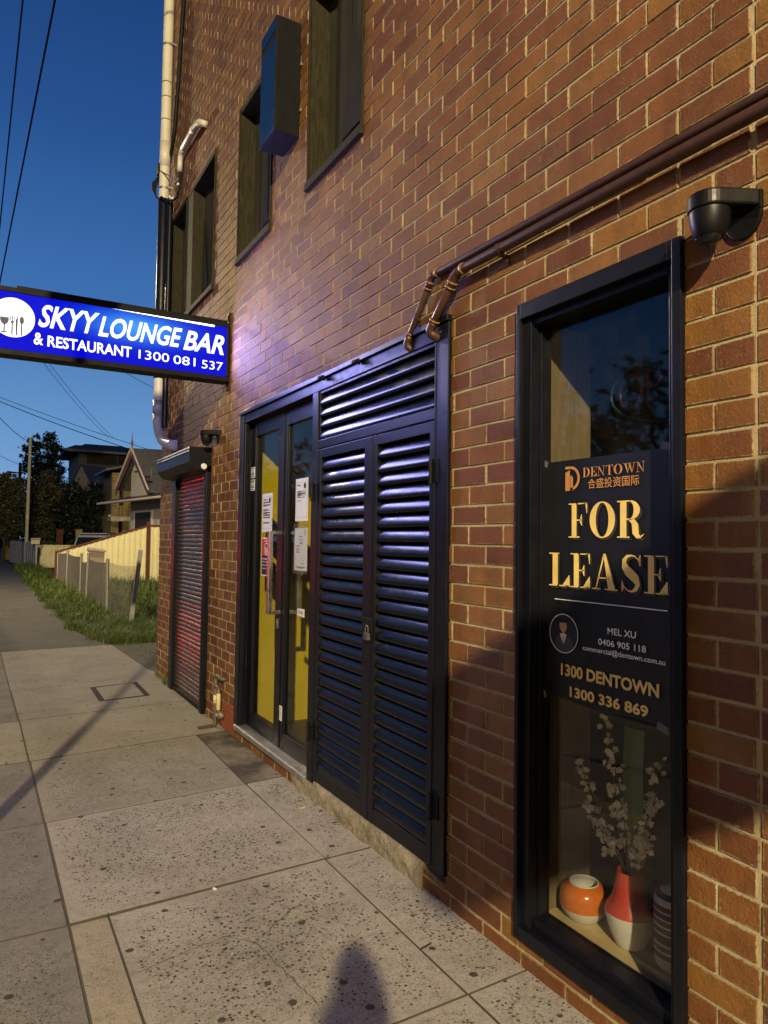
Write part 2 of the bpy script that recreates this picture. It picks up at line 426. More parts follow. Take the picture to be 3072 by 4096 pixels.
# upper windows
def upper_window(y0, y1, z0, z1, mull=None):
    f = MB(); dep = .135
    t = .035
    f.box(-.006, dep, y1-t, y1, z0+.065, z1-.05); f.box(-.006, dep, y0, y0+t, z0+.065, z1-.05)
    f.box(-.008, dep, y0, y1, z1-.05, z1)
    if mull: f.box(-.004, dep, mull[0], mull[1], z0+.065, z1-.05)
    # raised arrises
    f.box(-.014, -.004, y1-.012, y1+.004, z0+.04, z1); f.box(-.014, -.004, y0-.004, y0+.012, z0+.04, z1)
    if mull: f.box(-.012, -.002, mull[1]-.020, mull[1]-.006, z0+.07, z1-.05)
    fr = f.build('window', TIMBER, bld, bevel=.003)
    s = MB(); s.add([(-.03, y0-.01, z0), (-.03, y1+.01, z0), (-.024, y1+.01, z0+.06), (-.024, y0-.01, z0+.06), (dep, y0-.01, z0+.10), (dep, y1+.01, z0+.10), (dep, y0-.01, z0), (dep, y1+.01, z0)],
                    [(0, 1, 2, 3), (3, 2, 5, 4), (0, 6, 7, 1), (0, 3, 4, 6), (1, 7, 5, 2), (6, 4, 5, 7)])
    s.build('sill', TIMBER, fr, bevel=.003)
    p = MB(); w = y1-y0
    # board lining behind the frame with a slightly slack cloth fold
    n = 14
    for i in range(n):
        ya = y0+w*i/n; yb = y0+w*(i+1)/n
        xa = dep-.004+.012*math.sin(i*1.7); xb = dep-.004+.012*math.sin((i+1)*1.7)
        p.quad((xa, ya, z0+.08), (xa, ya, z1-.04), (xb, yb, z1-.04), (xb, yb, z0+.08))
    yc = y0+w*.42
    p.add([(dep-.03, yc-.16, z0+.25), (dep-.03, yc+.17, z0+.25), (dep-.035, yc, z1-.35)], [(0, 2, 1)])
    p.build('lining', CURT, fr)
    return fr
upper_window(3.585, 4.388, 3.975, 5.37)
upper_window(5.095, 5.915, 3.98, 5.36)
upper_window(6.655, 8.486, 4.0, 5.39, (7.50, 7.79))

# ------------------------------------------------ door and louvre front
fm = MB()
fm.box(-.02, .10, 5.600, 5.692, .10, 2.632)            # left jamb
fm.box(-.012, .02, 5.565, 5.600, .13, 2.56)
fm.box(-.03, .05, 2.664, 5.696, 2.634, 2.664)           # outer head strip
fm.box(-.012, .10, 2.772, 5.600, 2.566, 2.632)           # head
fm.box(-.016, .10, 4.122, 4.206, .105, 2.563)            # middle post
fm.box(-.018, .10, 2.664, 2.770, .125, 2.632)            # right jamb
fm.box(-.012, .06, 2.772, 4.120, 2.196, 2.250)           # transom bar
fm.box(-.022, -.010, 2.764, 2.7715, .14, 2.566)
fr = fm.build('shopfront_frame', BLACK, bld, bevel=.003)
for y in (3.546, 4.018):
    h = MB(); h.tube([(-.018, y, 2.622), (-.052, y, 2.630), (-.060, y-.02, 2.622)], .009, 6); h.tube([(-.045, y-.035, 2.630), (-.045, y+.035, 2.634)], .011, 6); h.build('hook', BLACKR, fr)
def slats(y0, y1, z0, z1, n, mat, parent):
    b = MB(); p = (z1-z0)/n
    pr = [(.034, 1.04), (.024, .95), (.012, .78), (.002, .55), (-.004, .30), (-.006, .10), (-.003, .02), (.004, .0), (.006, .10), (.010, .33), (.018, .62), (.028, .86)]
    for i in range(n):
        zb = z0+p*i; k = len(pr); dz = random.uniform(-.0012, .0012); rx = random.uniform(-.001, .001); sk_ = random.uniform(-.0022, .0022)
        vs = [(x+rx, y0, zb+t*p+dz) for x, t in pr]+[(x+rx, y1, zb+t*p+dz+sk_) for x, t in pr]
        fs = [(j, j+k, (j+1) % k+k, (j+1) % k) for j in range(k)]+[tuple(range(k)), tuple(range(2*k-1, k-1, -1))]
        b.add(vs, fs)
    o = b.build('louvre_slats', mat, parent, smooth=False)
    for pl in o.data.polygons: pl.use_smooth = len(pl.vertices) == 4
    o.data.set_sharp_from_angle(angle=R_(55)) if hasattr(o.data, 'set_sharp_from_angle') else None
    return o
_t = MT('louvre_paint'); _c = _t.coord((1, 1, 1)); _d = _t.rmap(_t.noise(_c, 5, 7, .75), .56, .78, 0, .22)
_k = _t.mix(_d, (.0035, .0042, .0080), (.045, .042, .040)); _k = _t.mix(_t.rmap(_t.noise(_t.coord((1, 3, 14)), 9, 4, .7), .70, .76, 0, .5), _k, (.06, .058, .055))
_t.col(_k); _t.set(_t.rmap(_t.noise(_c, 11, 5, .7), .3, .7, .19, .29), 0, .34); _t.bump(_t.noise(_c, 4, 2), .035, .01); SLAT = _t.m
tr = MB(); tr.box(-.004, .05, 4.108, 4.121, 2.252, 2.564); tr.box(-.004, .05, 2.773, 2.784, 2.252, 2.564); tr.box(-.004, .05, 2.785, 4.107, 2.548, 2.564)
trp = tr.build('louvre_transom', BLACK, bld, bevel=.002)
slats(2.786, 4.106, 2.252, 2.548, 4, SLAT, trp)
def louvre_leaf(y0, y1, z0=.128, z1=2.190):
    b = MB(); w = .050; zb, zt = .205, 2.135
    b.box(-.012, .045, y0, y0+w, z0, z1); b.box(-.012, .045, y1-w, y1, z0, z1)
    b.box(-.010, .043, y0+w+.0005, y1-w-.0005, z0, zb); b.box(-.010, .043, y0+w+.0005, y1-w-.0005, zt, z1)
    o = b.build('louvre_door', BLACK, bld, bevel=.0025)
    slats(y0+w+.001, y1-w-.001, zb+.001, zt-.002, 26, SLAT, o); return o
lf1 = louvre_leaf(3.436, 4.119); lf2 = louvre_leaf(2.773, 3.392)
b = MB(); b.box(-.016, .05, 3.3935, 3.4345, .13, 2.19); b.build('meeting_stile', BLACK, lf1, bevel=.003)
def hinge(parent, y, z):
    b = MB(); b.box(-.0225, -.0185, y-.052, y-.006, z-.055, z+.055); b.tube([(-.030, y, z-.06), (-.030, y, z+.06)], .009, 8); b.box(-.0185, -.0125, y+.004, y+.022, z-.05, z+.05)
    for k in (-.042, .042): b.lathe([(.0, .004), (.006, .004), (.007, 0)], (-.0225, y-.028, z+k), 8, axis=(-1, 0, 0))
    b.lathe([(.0, .006), (.012, .004), (.012, 0)], (-.030, y, z-.06), 8, axis=(0, 0, -1))
    return b.build('hinge', BLACKR, parent, bevel=.001)
hinge(lf2, 2.786, 1.948); hinge(lf2, 2.76, .414); hinge(lf1, 4.165, 1.93); hinge(lf1, 4.16, .42)
b = MB(); b.box(-.022, -.0165, 3.345, 3.470, 1.125, 1.20); b.build('hasp', BLACKR, lf1, bevel=.002)
b = MB(); b.box(-.050, -.032, 3.352, 3.398, 1.088, 1.124)
b.tube([(-.041, 3.360, 1.122), (-.041, 3.360, 1.150), (-.041, 3.367, 1.162), (-.041, 3.383, 1.162), (-.041, 3.390, 1.150), (-.041, 3.390, 1.122)], .0036, 8)
pl = b.build('padlock', simple('dull_lock_metal', (.14, .14, .14), .45, .7), None, bevel=.003); tag(pl, 'small metal padlock hanging from the hasp of the black louvre doors', 'padlock')
# plywood lining behind the louvres
b = MB(); b.quad((.10, 2.69, .1), (.10, 4.2, .1), (.10, 4.2, 2.63), (.10, 2.69, 2.63)); b.build('backing_panel', DARK, fr)

# glass doors
def glass_door(y0, y1, ga, gb, name_hand):
    b = MB(); x0, x1 = .05, .092; z0, z1 = .130, 2.560
    b.box(x0, x1, y0, ga, z0, z1); b.box(x0, x1, gb, y1, z0, z1)
    b.box(x0+.001, x1-.001, ga+.0004, gb-.0004, z0, .243); b.box(x0+.001, x1-.001, ga+.0004, gb-.0004, 2.447, z1)
    b.box(x0+.008, x1-.008, ga+.0004, ga+.010, .2435, 2.4465); b.box(x0+.008, x1-.008, gb-.010, gb-.0004, .2435, 2.4465)
    d = b.build('glass_door', BLACK, bld, bevel=.003)
    g = MB(); g.box(.070, .076, ga+.001, gb-.001, .2436, 2.4464); g.build('pane', GLASS, d)
    return d
gd1 = glass_door(4.866, 5.594, 4.975, 5.485, 'a'); gd2 = glass_door(4.212, 4.862, 4.335, 4.800, 'b')
b = MB(); b.box(.060, .092, 4.211, 5.598, .124, .1295); b.box(.04, .12, 4.211, 5.562, 2.5605, 2.5655); b.each('door_stop', BLACK, fr)
def pull(parent, y, xs, mat):
    b = MB(); s = 1 if xs > .05 else -1
    b.box(min(xs, xs+s*.030), max(xs, xs+s*.030), y-.022, y+.022, 1.080, 1.680)
    for z in (1.080, 1.656):
        x_in = .0495 if s < 0 else .0925
        b.box(min(x_in, xs-s*.0003), max(x_in, xs-s*.0003), y-.018, y+.018, z, z+.024)
    return b.build('pull_handle', mat, parent, bevel=.002)
pull(gd1, 4.876, -.022, STEEL); pull(gd2, 4.825, .15, GALV)
b = MB(); b.lathe([(0, .012), (.011, .012), (.014, .009), (.014, 0)], (.05, 4.915, 1.005), 12, axis=(-1, 0, 0)); b.box(.040, .0497, 4.9, 4.93, .97, 1.04); b.build('lock', STEEL, gd1, bevel=.002)
b = MB(); b.box(.044, .0497, 4.853, 4.872, .13, 2.56); b.build('meeting_strip', BLACK, gd1, bevel=.002)
hg = MB()
for z in (2.2, 1.36, .62): hg.tube([(.042, 5.588, z-.05), (.042, 5.588, z+.05)], .008, 8)
hg.each('door_hinge', BLACKR, gd1)
b = MB(); b.box(-.028, .058, 4.208, 5.655, .088, .1235); b.box(-.034, -.0285, 4.208, 5.655, .082, .119); b.build('threshold', simple('worn_aluminium', (.34, .33, .31), .45, .75, .5, .3, 14, .15, 90), fr, bevel=.004)
# room behind the doors
YEL = simple('yellow_wall_paint', (.74, .58, .004), .6, 0, .4, .10, 1.5, .04, 40)
b = MB(); b.quad((.10, 5.66, .09), (.10, 5.66, 2.9), (3.2, 5.66, 2.9), (3.2, 5.66, .09)); b.build('inner_side_wall', YEL, bld)
b = MB(); b.quad((.10, 4.0, .09), (.10, 5.66, .09), (3.2, 5.66, .09), (3.2, 4.0, .09)); b.build('inner_floor', simple('inner_floor', (.05, .045, .04), .5), bld)
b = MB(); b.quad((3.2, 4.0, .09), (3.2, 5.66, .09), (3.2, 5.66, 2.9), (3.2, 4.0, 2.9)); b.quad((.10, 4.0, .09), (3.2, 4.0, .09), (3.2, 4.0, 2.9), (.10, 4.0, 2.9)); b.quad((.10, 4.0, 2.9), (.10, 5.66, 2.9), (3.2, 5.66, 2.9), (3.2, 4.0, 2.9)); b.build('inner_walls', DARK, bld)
b = MB(); b.box(1.05, 1.9, 4.9, 5.655, .092, .62); b.box(1.9, 2.6, 4.9, 5.655, .092, .95); b.build('inner_steps', YEL, bld, bevel=.006)

# concrete step below the louvres (rough cast edge)
c = MB(); rr = random.Random(5); N = 150; prof = [(.10, .127), (.05, .129), (.01, .130), (-.02, .127), (-.040, .121), (-.053, .110), (-.060, .094), (-.064, .075), (-.063, .055), (-.060, .035), (-.058, .015), (-.056, -.02)]
grid = []
for i in range(N+1):
    y = 2.86+(4.445-2.86)*i/N; row = []
    for k, (x, z) in enumerate(prof):
        w = .0042 if k else 0
        row.append((x+.043+rr.uniform(-w, w)+(.006*math.sin(y*9+k*.4)+.004*math.sin(y*31+k) if k > 2 else 0), y, z+rr.uniform(-w, w)*.6-(.012 *(1.5 if i in (0, N) else .7) if (i < 2 or i > N-4) and 0 < k < 7 else 0)))
    grid.append(row)
vs = [p for r in grid for p in r]; K = len(prof)
c.add(vs, [(i*K+k, i*K+k+1, (i+1)*K+k+1, (i+1)*K+k) for i in range(N) for k in range(K-1)]+[tuple(range(K-1, -1, -1)), tuple(N*K+k for k in range(K))])
def conc_mat(name, a, b_, dark=.4):
    t = MT(name); co = t.coord(); k = t.mix(t.rmap(t.noise(co, 6, 7, .7), .3, .72), a, b_)
    k = t.mix(t.rmap(t.noise(co, 45, 5, .75), .58, .72, 0, dark), k, (.06, .05, .035))
    t.col(k); t.set(.88, 0, .3); t.bump(t.noise(co, 70, 6, .75), 1.0, .016); return t.m
c.build('concrete_step', conc_mat('rough_concrete', (.15, .125, .09), (.40, .345, .26), .8), bld)
# orange painted patch low on the wall by the gas pipe
# ------------------------------------------------ shop window
wf = MB()
Y0, Y1, Z0, Z1 = 1.419, 2.184, .106, 2.564
wf.box(-.022, .10, Y1-.020, Y1, Z0, Z1); wf.box(-.022, .012, Y0, Y0+.034, Z0, Z1); wf.box(.0125, .10, Y0, Y0+.054, Z0, Z1)
wf.box(-.022, .10, Y0+.0545, Y1-.0205, Z1-.062, Z1); wf.box(-.022, .10, Y0+.0545, Y1-.0205, Z0, Z0+.045); wf.box(-.0215, .012, Y0+.0345, Y0+.0542, Z1-.062, Z1); wf.box(-.0215, .012, Y0+.0345, Y0+.0542, Z0, Z0+.045)
wf.box(.0, .10, Y1-.062, Y1-.0205, Z0+.046, Z1-.063); wf.box(.012, .10, Y0+.0545, Y0+.070, Z0+.046, Z1-.063)
wf.box(.010, .10, Y0+.0705, Y1-.0625, Z1-.090, Z1-.063); wf.box(.020, .10, Y0+.0705, Y1-.0625, Z0+.046, Z0+.085)
wf.box(.045, .10, Y1-.070, Y1-.0625, Z0+.0855, Z1-.0905)
swin = wf.build('shop_window', BLACK, bld, bevel=.0025)
g = MB(); g.box(.078, .084, Y0+.060, Y1-.064, Z0+.080, Z1-.088); g.build('pane', GLASSW, swin)
b = MB(); b.box(.088, .097, Y0+.055, Y1-.0635, .17, .195); b.build('glazing_bead', BLACK, swin)
PLY = MT('plywood_reveal'); co = PLY.coord((5, 5, .5)); k = PLY.mix(PLY.rmap(PLY.noise(co, 7, 6, .7), .3, .7), (.13, .095, .05), (.22, .17, .10))
k = PLY.mix(PLY.rmap(PLY.noise(PLY.coord((1, 1, .15)), 16, 5, .7), .55, .72, 0, .7), k, (.10, .07, .035)); PLY.col(k); PLY.set(.7, 0, .3); PLY.bump(PLY.noise(co, 40, 4), .25, .004)
b = MB(); b.box(.101, .36, 2.160, 2.19, .16, 2.5); b.build('reveal_board', PLY.m, swin)
b = MB(); b.box(.101, .40, 1.30, 2.1595, .150, .175); b.build('display_shelf', simple('cream_shelf', (.50, .40, .20), .55, 0, .4, .2, 6, .05), swin)
b = MB(); X = 1.0
b.quad((.37, 1.2, .0), (.37, 1.2, 2.7), (X, 1.2, 2.7), (X, 1.2, 0)); b.quad((.361, 2.62, .0), (X, 2.62, 0), (X, 2.62, 2.7), (.361, 2.62, 2.7)); b.quad((X, 1.2, 0), (X, 1.2, 2.7), (X, 2.62, 2.7), (X, 2.62, 0))
b.quad((.361, 2.19, 0), (.361, 2.62, 0), (.361, 2.62, 2.7), (.361, 2.19, 2.7)); b.quad((.10, 1.2, 2.6), (.10, 2.62, 2.6), (X, 2.62, 2.6), (X, 1.2, 2.6)); b.quad((.10, 1.2, .0), (X, 1.2, 0), (X, 2.62, 0), (.10, 2.62, 0)); b.quad((.10, 1.2, .0), (.10, 1.2, 2.6), (.40, 1.2, 2.6), (.40, 1.2, 0))
b.build('display_recess', DARK, swin)
b = MB(); b.box(.60, .75, 2.05, 2.55, 1.2, 2.17); b.build('cupboard', simple('dark_brown_board', (.07, .05, .03), .6, vs=10), swin)

# ------------------------------------------------ roller shutter
sh = MB(); z = .012; P = .0435
prof = [(-.002, 0), (-.012, .18), (-.016, .5), (-.012, .82), (-.002, .97)]
vs = []; nrow = 0
while z < 2.275:
    for x, t in prof:
        jx = random.uniform(-.0006, .0006); vs += [(x+jx+.006, 6.66, z+t*P+random.uniform(-.001, .001)), (x+jx+.006, 7.80, z+t*P+random.uniform(-.001, .001))]; nrow += 1
    z += P
sh.add(vs, [(2*i, 2*i+2, 2*i+3, 2*i+1) for i in range(nrow-1)])
SHUT = simple('shutter_slats', (.050, .034, .026), .30, 0, .5, .35, 10, .0, 60)
sho = sh.build('roller_shutter', SHUT, bld)
b = MB(); b.box(-.045, .10, 6.578, 6.662, 0.0, 2.30); b.box(-.045, .10, 7.798, 7.930, 0.0, 2.30); b.box(-.049, -.0455, 6.60, 6.615, .02, 2.28)
b.each('guide_rail', BLACK, sho, bevel=.004)
b = MB(); pf = [(.05, 2.474), (-.208, 2.470), (-.214, 2.458), (-.214, 2.325), (-.150, 2.262), (-.02, 2.240), (.05, 2.240)]; k = len(pf)
b.add([(x, 6.578, z) for x, z in pf]+[(x, 7.94, z) for x, z in pf], [(j, j+k, (j+1) % k+k, (j+1) % k) for j in range(k)]+[tuple(range(k)), tuple(range(2*k-1, k-1, -1))])
hood = b.build('shutter_hood', BLACK, sho, bevel=.003)
b = MB(); b.box(-.221, -.2145, 6.579, 7.939, 2.450, 2.462); b.box(-.221, -.2145, 6.579, 7.939, 2.424, 2.434); b.each('hood_trim', simple('pale_trim', (.78, .74, .60), .4), sho)
b = MB(); b.lathe([(0, .010), (.024, .010), (.028, .006), (.028, 0)], (-.072, 6.578, 2.292), 20, axis=(0, -1, 0)); b.build('key_switch', simple('white_plastic', (.66, .64, .56), .4), sho)
b = MB(); b.box(-.02, .1, 6.663, 7.797, -.01, .012); b.box(-.03, .004, 6.663, 7.797, .013, .05); b.build('bottom_rail', BLACKR, sho, bevel=.002)
# ------------------------------------------------------------ illuminated projecting sign
sg = thing('illuminated_sign', 'long blue backlit bar and restaurant sign projecting from the brick wall', 'sign', (-.02, 6.12, 3.0))
SX0, SX1, SY0, SY1, SZ0, SZ1 = -1.99, -.014, 6.045, 6.20, 2.992, 3.512
b = MB()
b.box(SX0, SX1, SY0, SY1, 3.474, SZ1); b.box(SX0, SX1, SY0, SY1, SZ0, 3.036)
b.box(SX1-.026, SX1, SY0, SY1, 3.0365, 3.4735); b.box(SX0, SX0+.03, SY0, SY1, 3.0365, 3.4735)
b.build('casing', BLACKR, sg, bevel=.004)
b = MB(); b.box(-1.68, -.02, 6.085, 6.135, 3.5125, 3.545); b.build('top_rail', BLACKR, sg, bevel=.01)
b = MB(); b.box(-.0135, .0, 6.09, 6.15, 2.93, 3.62); b.box(-.020, -.0138, 6.105, 6.135, 3.55, 3.60); b.build('wall_bracket', BLACKR, sg, bevel=.002)
fa = MT('sign_blue_face'); co = fa.n('ShaderNodeTexCoord').outputs['Object']; s3 = fa.n('ShaderNodeSeparateXYZ'); fa.l(co, s3.inputs[0])
# tube behind the acrylic: brightest along its middle
gx = fa.math('POWER', 2.718, fa.math('MULTIPLY', fa.math('POWER', fa.math('SUBTRACT', s3.outputs['X'], .22), 2.0), -9.0))
gz = fa.math('POWER', 2.718, fa.math('MULTIPLY', fa.math('POWER', fa.math('SUBTRACT', s3.outputs['Z'], .31), 2.0), -90.0))
gg = fa.math('MULTIPLY', gx, gz)
fa.col((.002, .002, .012)); fa.set(.7, 0, .05)
fa.l(fa.mix(gg, (.0012, .0030, .66), (.06, .36, 1.0)), fa.p.inputs['Emission Color']); fa.p.inputs['Emission Strength'].default_value = SIGN_BLUE
b = MB(); b.quad((SX0+.031, 6.052, 3.037), (SX1-.0265, 6.052, 3.037), (SX1-.0265, 6.052, 3.473), (SX0+.031, 6.052, 3.473)); b.build('sign_face', fa.m, sg)
b = MB(); b.quad((SX0+.031, 6.193, 3.037), (SX0+.031, 6.193, 3.473), (SX1-.0265, 6.193, 3.473), (SX1-.0265, 6.193, 3.037)); b.build('sign_face', fa.m, sg)
SW = emis('sign_white_lettering', (1, 1, 1), SIGN_WHITE); SDK = emis('sign_dark_blue', (.004, .008, .12), .6); SGY = emis('sign_pale_grey', (.80, .78, .70), 1.15)
P = lambda u, v: (u, 6.049, v)
b = MB()
put_text(b, 'SKYY', P, -1.527, -1.085, 3.238, 3.418, 0, .022, .30)
b.build('lettering', SW, sg); b = MB()
put_text(b, 'LOUNGE', P, -1.092, -.426, 3.232, 3.400, 0, .022, .30)
b.build('lettering', SW, sg); b = MB()
put_text(b, 'BAR', P, -.415, -.063, 3.222, 3.392, 0, .022, .30)
b.build('lettering', SW, sg); b = MB()
put_text(b, '&', P, -1.554, -1.488, 3.096, 3.190, 0, .018)
put_text(b, 'RESTAURANT', P, -1.457, -.832, 3.092, 3.180, 0, .018)
b.build('lettering', SW, sg); b = MB()
put_text(b, '1300', P, -.776, -.530, 3.094, 3.168); put_text(b, '081', P, -.494, -.310, 3.090, 3.163); put_text(b, '537', P, -.254, -.070, 3.083, 3.156)
b.build('lettering', SW, sg)
b = MB(); b.poly([P(*q) for q in ell(-1.700, 3.280, .150, .151, 48)][:-1], 0)
P2 = lambda u, v: (u, 6.046, v)
def pp(pts, mi): b.poly([P2(*q) for q in pts], mi)
pp(ell(-1.757, 3.262, .030, .044, 20, 180, 360)+[(-1.727, 3.275), (-1.787, 3.275)], 1)
pp(rect(-1.762, -1.752, 3.165, 3.225), 1); pp(rect(-1.780, -1.734, 3.156, 3.166), 1)
for k in range(3): pp(rect(-1.719+k*.0115, -1.712+k*.0115, 3.252, 3.290), 1)
pp([(-1.719, 3.2515), (-1.689, 3.2515), (-1.698, 3.232), (-1.710, 3.232)], 1); pp(rect(-1.709, -1.699, 3.146, 3.2315), 1)
pp([(-1.678, 3.146), (-1.668, 3.146), (-1.666, 3.296), (-1.682, 3.262), (-1.681, 3.225)], 1)
pp(ell(-1.640, 3.265, .0155, .030, 20)[:-1], 1); pp(rect(-1.645, -1.635, 3.146, 3.236), 1)
for cx, cz, r in ((-1.76, 3.345, .034), (-1.70, 3.362, .042), (-1.64, 3.342, .034)): pp(ell(cx, cz, r, r*.8, 20)[:-1], 2)
for cx, cz, r in ((-1.76, 3.345, .031), (-1.70, 3.362, .039), (-1.64, 3.342, .031)): b.poly([(u, 6.0445, v) for u, v in ell(cx, cz, r, r*.8, 20)[:-1]], 0)
b.build('round_emblem', [SW, SDK, SGY], sg)
b = MB(); b.poly([P(-1.0, 3.4725), P(-.155, 3.458), P(-.150, 3.4728)]); b.build('lamp_slot', emis('tube_light', (.92, .97, 1), 5), sg)
for y_, rx in ((6.036, -90), (6.209, 90)):      # the sign's own lamps, shining out of its two faces
    al = D.lights.new('sign_lamp', 'AREA'); al.shape = 'RECTANGLE'; al.size = 1.86; al.size_y = .40; al.energy = SIGN_POWER*(1 if y_ < 6.1 else .3); al.color = SIGN_COL
    ao = D.objects.new('sign_lamp', al); COL.objects.link(ao); ao.location = (-1.0, y_, 3.255); ao.rotation_euler = (R_(rx), 0, 0); attach(ao, sg)

# dark box sign high on the wall
bs = thing('box_sign', 'unlit dark box sign, reflected sky tinted into its front panel, fixed upright high on the brick wall', 'sign', (-.1, 4.7, 4.44))
b = MB(); b.box(-.188, -.002, 4.552, 4.855, 4.440, 5.262); b.build('casing', BLACKR, bs, bevel=.004)
b = MB(); b.box(-.1925, -.1885, 4.560, 4.847, 4.450, 5.085); b.box(-.1925, -.1885, 4.560, 4.847, 5.160, 5.252); b.build('front_panel', simple('sky_reflection_panel', (.004, .018, .042), .25, 0, .4, .1), bs, bevel=.001)  # blue of the reflected sky is put into the panel's base colour
b = MB()
for z in (4.62, 4.95): b.box(-.012, -.0005, 4.53, 4.5515, z, z+.02)
b.each('fixing_lug', GALV, bs)

# ------------------------------------------------------------ downpipe, cables, conduit
dp = thing('downpipe', 'cream plastic downpipe at the far corner of the brick building', 'downpipe', (-.085, 8.58, 2.6))
b = MB(); x, y = -.088, 8.575
b.tube([(x, y, 9.6), (x, y, 3.02)], .060, 20); b.tube([(x, y, 6.36), (x, y, 6.05)], .0635, 20); b.tube([(x, y, 3.24), (x, y, 3.08)], .0645, 20)
for z in (6.62, 6.90, 7.08): b.tube([(x, y, z), (x, y, z+.012)], .0618, 20)
b.build('pipe', PVC, dp, smooth=True)
b = MB(); b.tube([(x, y, 3.09), (x, y-.005, 2.98), (x+.006, y-.06, 2.86), (x+.02, y-.17, 2.76), (x+.035, y-.33, 2.70), (x+.055, y-.50, 2.66), (x+.075, y-.62, 2.645)], [.064, .062, .0615, .061, .061, .0605, .0605], 20); b.build('elbow', PVC, dp, smooth=True)
for z in (7.55, 3.14, 5.79):
    b = MB(); b.box(x+.03, .0, y-.075, y-.06, z-.012, z+.012); b.tube([(x, y, z-.014), (x, y, z+.014)], .0632, 20); b.build('pipe_clip', GALV if z > 3.5 else RUST, dp)
b = MB(); b.tube([(x, y, 5.66), (x, y, 3.50)], .0655, 16); b.build('black_sleeve', BLACK, dp, smooth=True)
b = MB(); b.tube([(-.05, 8.40, 5.60), (-.05, 8.40, 2.9)], .034, 12); cd2 = b.build('cable_duct', BLACK, None, smooth=True); tag(cd2, 'black cable duct running down the wall between the downpipe and the double window', 'duct')
b = MB(); b.tube([(-.035, 8.02, 9.0), (-.032, 8.06, 7.80), (-.03, 8.28, 6.80), (-.03, 8.36, 6.44), (-.03, 8.46, 6.28), (-.035, 8.60, 6.15), (-.05, 8.66, 6.08)], [.022, .022, .022, .022, .021, .02, .02], 8); cb = b.build('black_cable', CABLE, None, smooth=True); tag(cb, 'thick black cable running down the brick wall beside the cream downpipe', 'cable')
jb = thing('cable_junction', 'tangle of black cables with a junction box looping by the cream downpipe', 'cable', (-.1, 8.6, 5.6))
b = MB(); b.box(-.165, -.055, 8.56, 8.69, 5.98, 6.10); b.build('junction_box', BLACKR, jb, bevel=.012)
b = MB()
for k in range(4):
    o = .018*k; b.tube([(-.11, 8.62-.02*k, 5.99), (-.15-o, 8.66+.01*k, 5.88), (-.175-o*.6, 8.66, 5.80), (-.17, 8.64, 5.71), (-.16, 8.60, 5.66), (-.14, 8.52-o, 5.64), (-.10, 8.40, 5.58), (-.07, 8.2, 5.50), (-.055, 8.05, 5.49-o*.4), (-.05, 7.94, 5.53), (-.05, 7.93, 5.66+o), (-.05, 7.95, 5.74)], .0075+.001*k, 6)
b.build('cables', CABLE, jb, smooth=True)
b = MB()
for yy, zz in ((8.2, 5.52), (8.27, 5.55), (7.935, 5.57), (8.35, 5.60)): b.box(-.085, -.065, yy-.02, yy+.02, zz-.012, zz+.012)
b.each('cable_tag', simple('white_tag', (.6, .6, .56), .5), jb)
b = MB(); b.tube([(-.16, 8.60, 6.02), (-.02, 8.29, 5.80)], .008, 6); b.lathe([(0, .02), (.028, .016), (.028, 0)], (0, 8.28, 5.795), 12, axis=(-1, 0, 0)); b.build('stay_hook', GALV, jb)
cn = thing('conduit', 'bent white conduit entering the brick wall above the double window', 'conduit', (-.05, 7.5, 5.7))
b = MB(); b.tube([(.01, 7.04, 5.815), (-.03, 7.06, 5.83), (-.055, 7.12, 5.865), (-.055, 7.22, 5.895), (-.055, 7.38, 5.915), (-.055, 7.80, 5.93)], .034, 14); b.tube([(-.055, 7.36, 5.914), (-.055, 7.41, 5.917)], .037, 14); b.build('pipe', PVC, cn, smooth=True)
b = MB()
pts = [(-.055, 7.79, 5.93), (-.055, 7.88, 5.925), (-.055, 7.93, 5.88), (-.055, 7.945, 5.80), (-.055, 7.95, 5.725)]
b.tube(pts, .030, 14); b.build('corrugated_sleeve', PVC, cn, smooth=True)

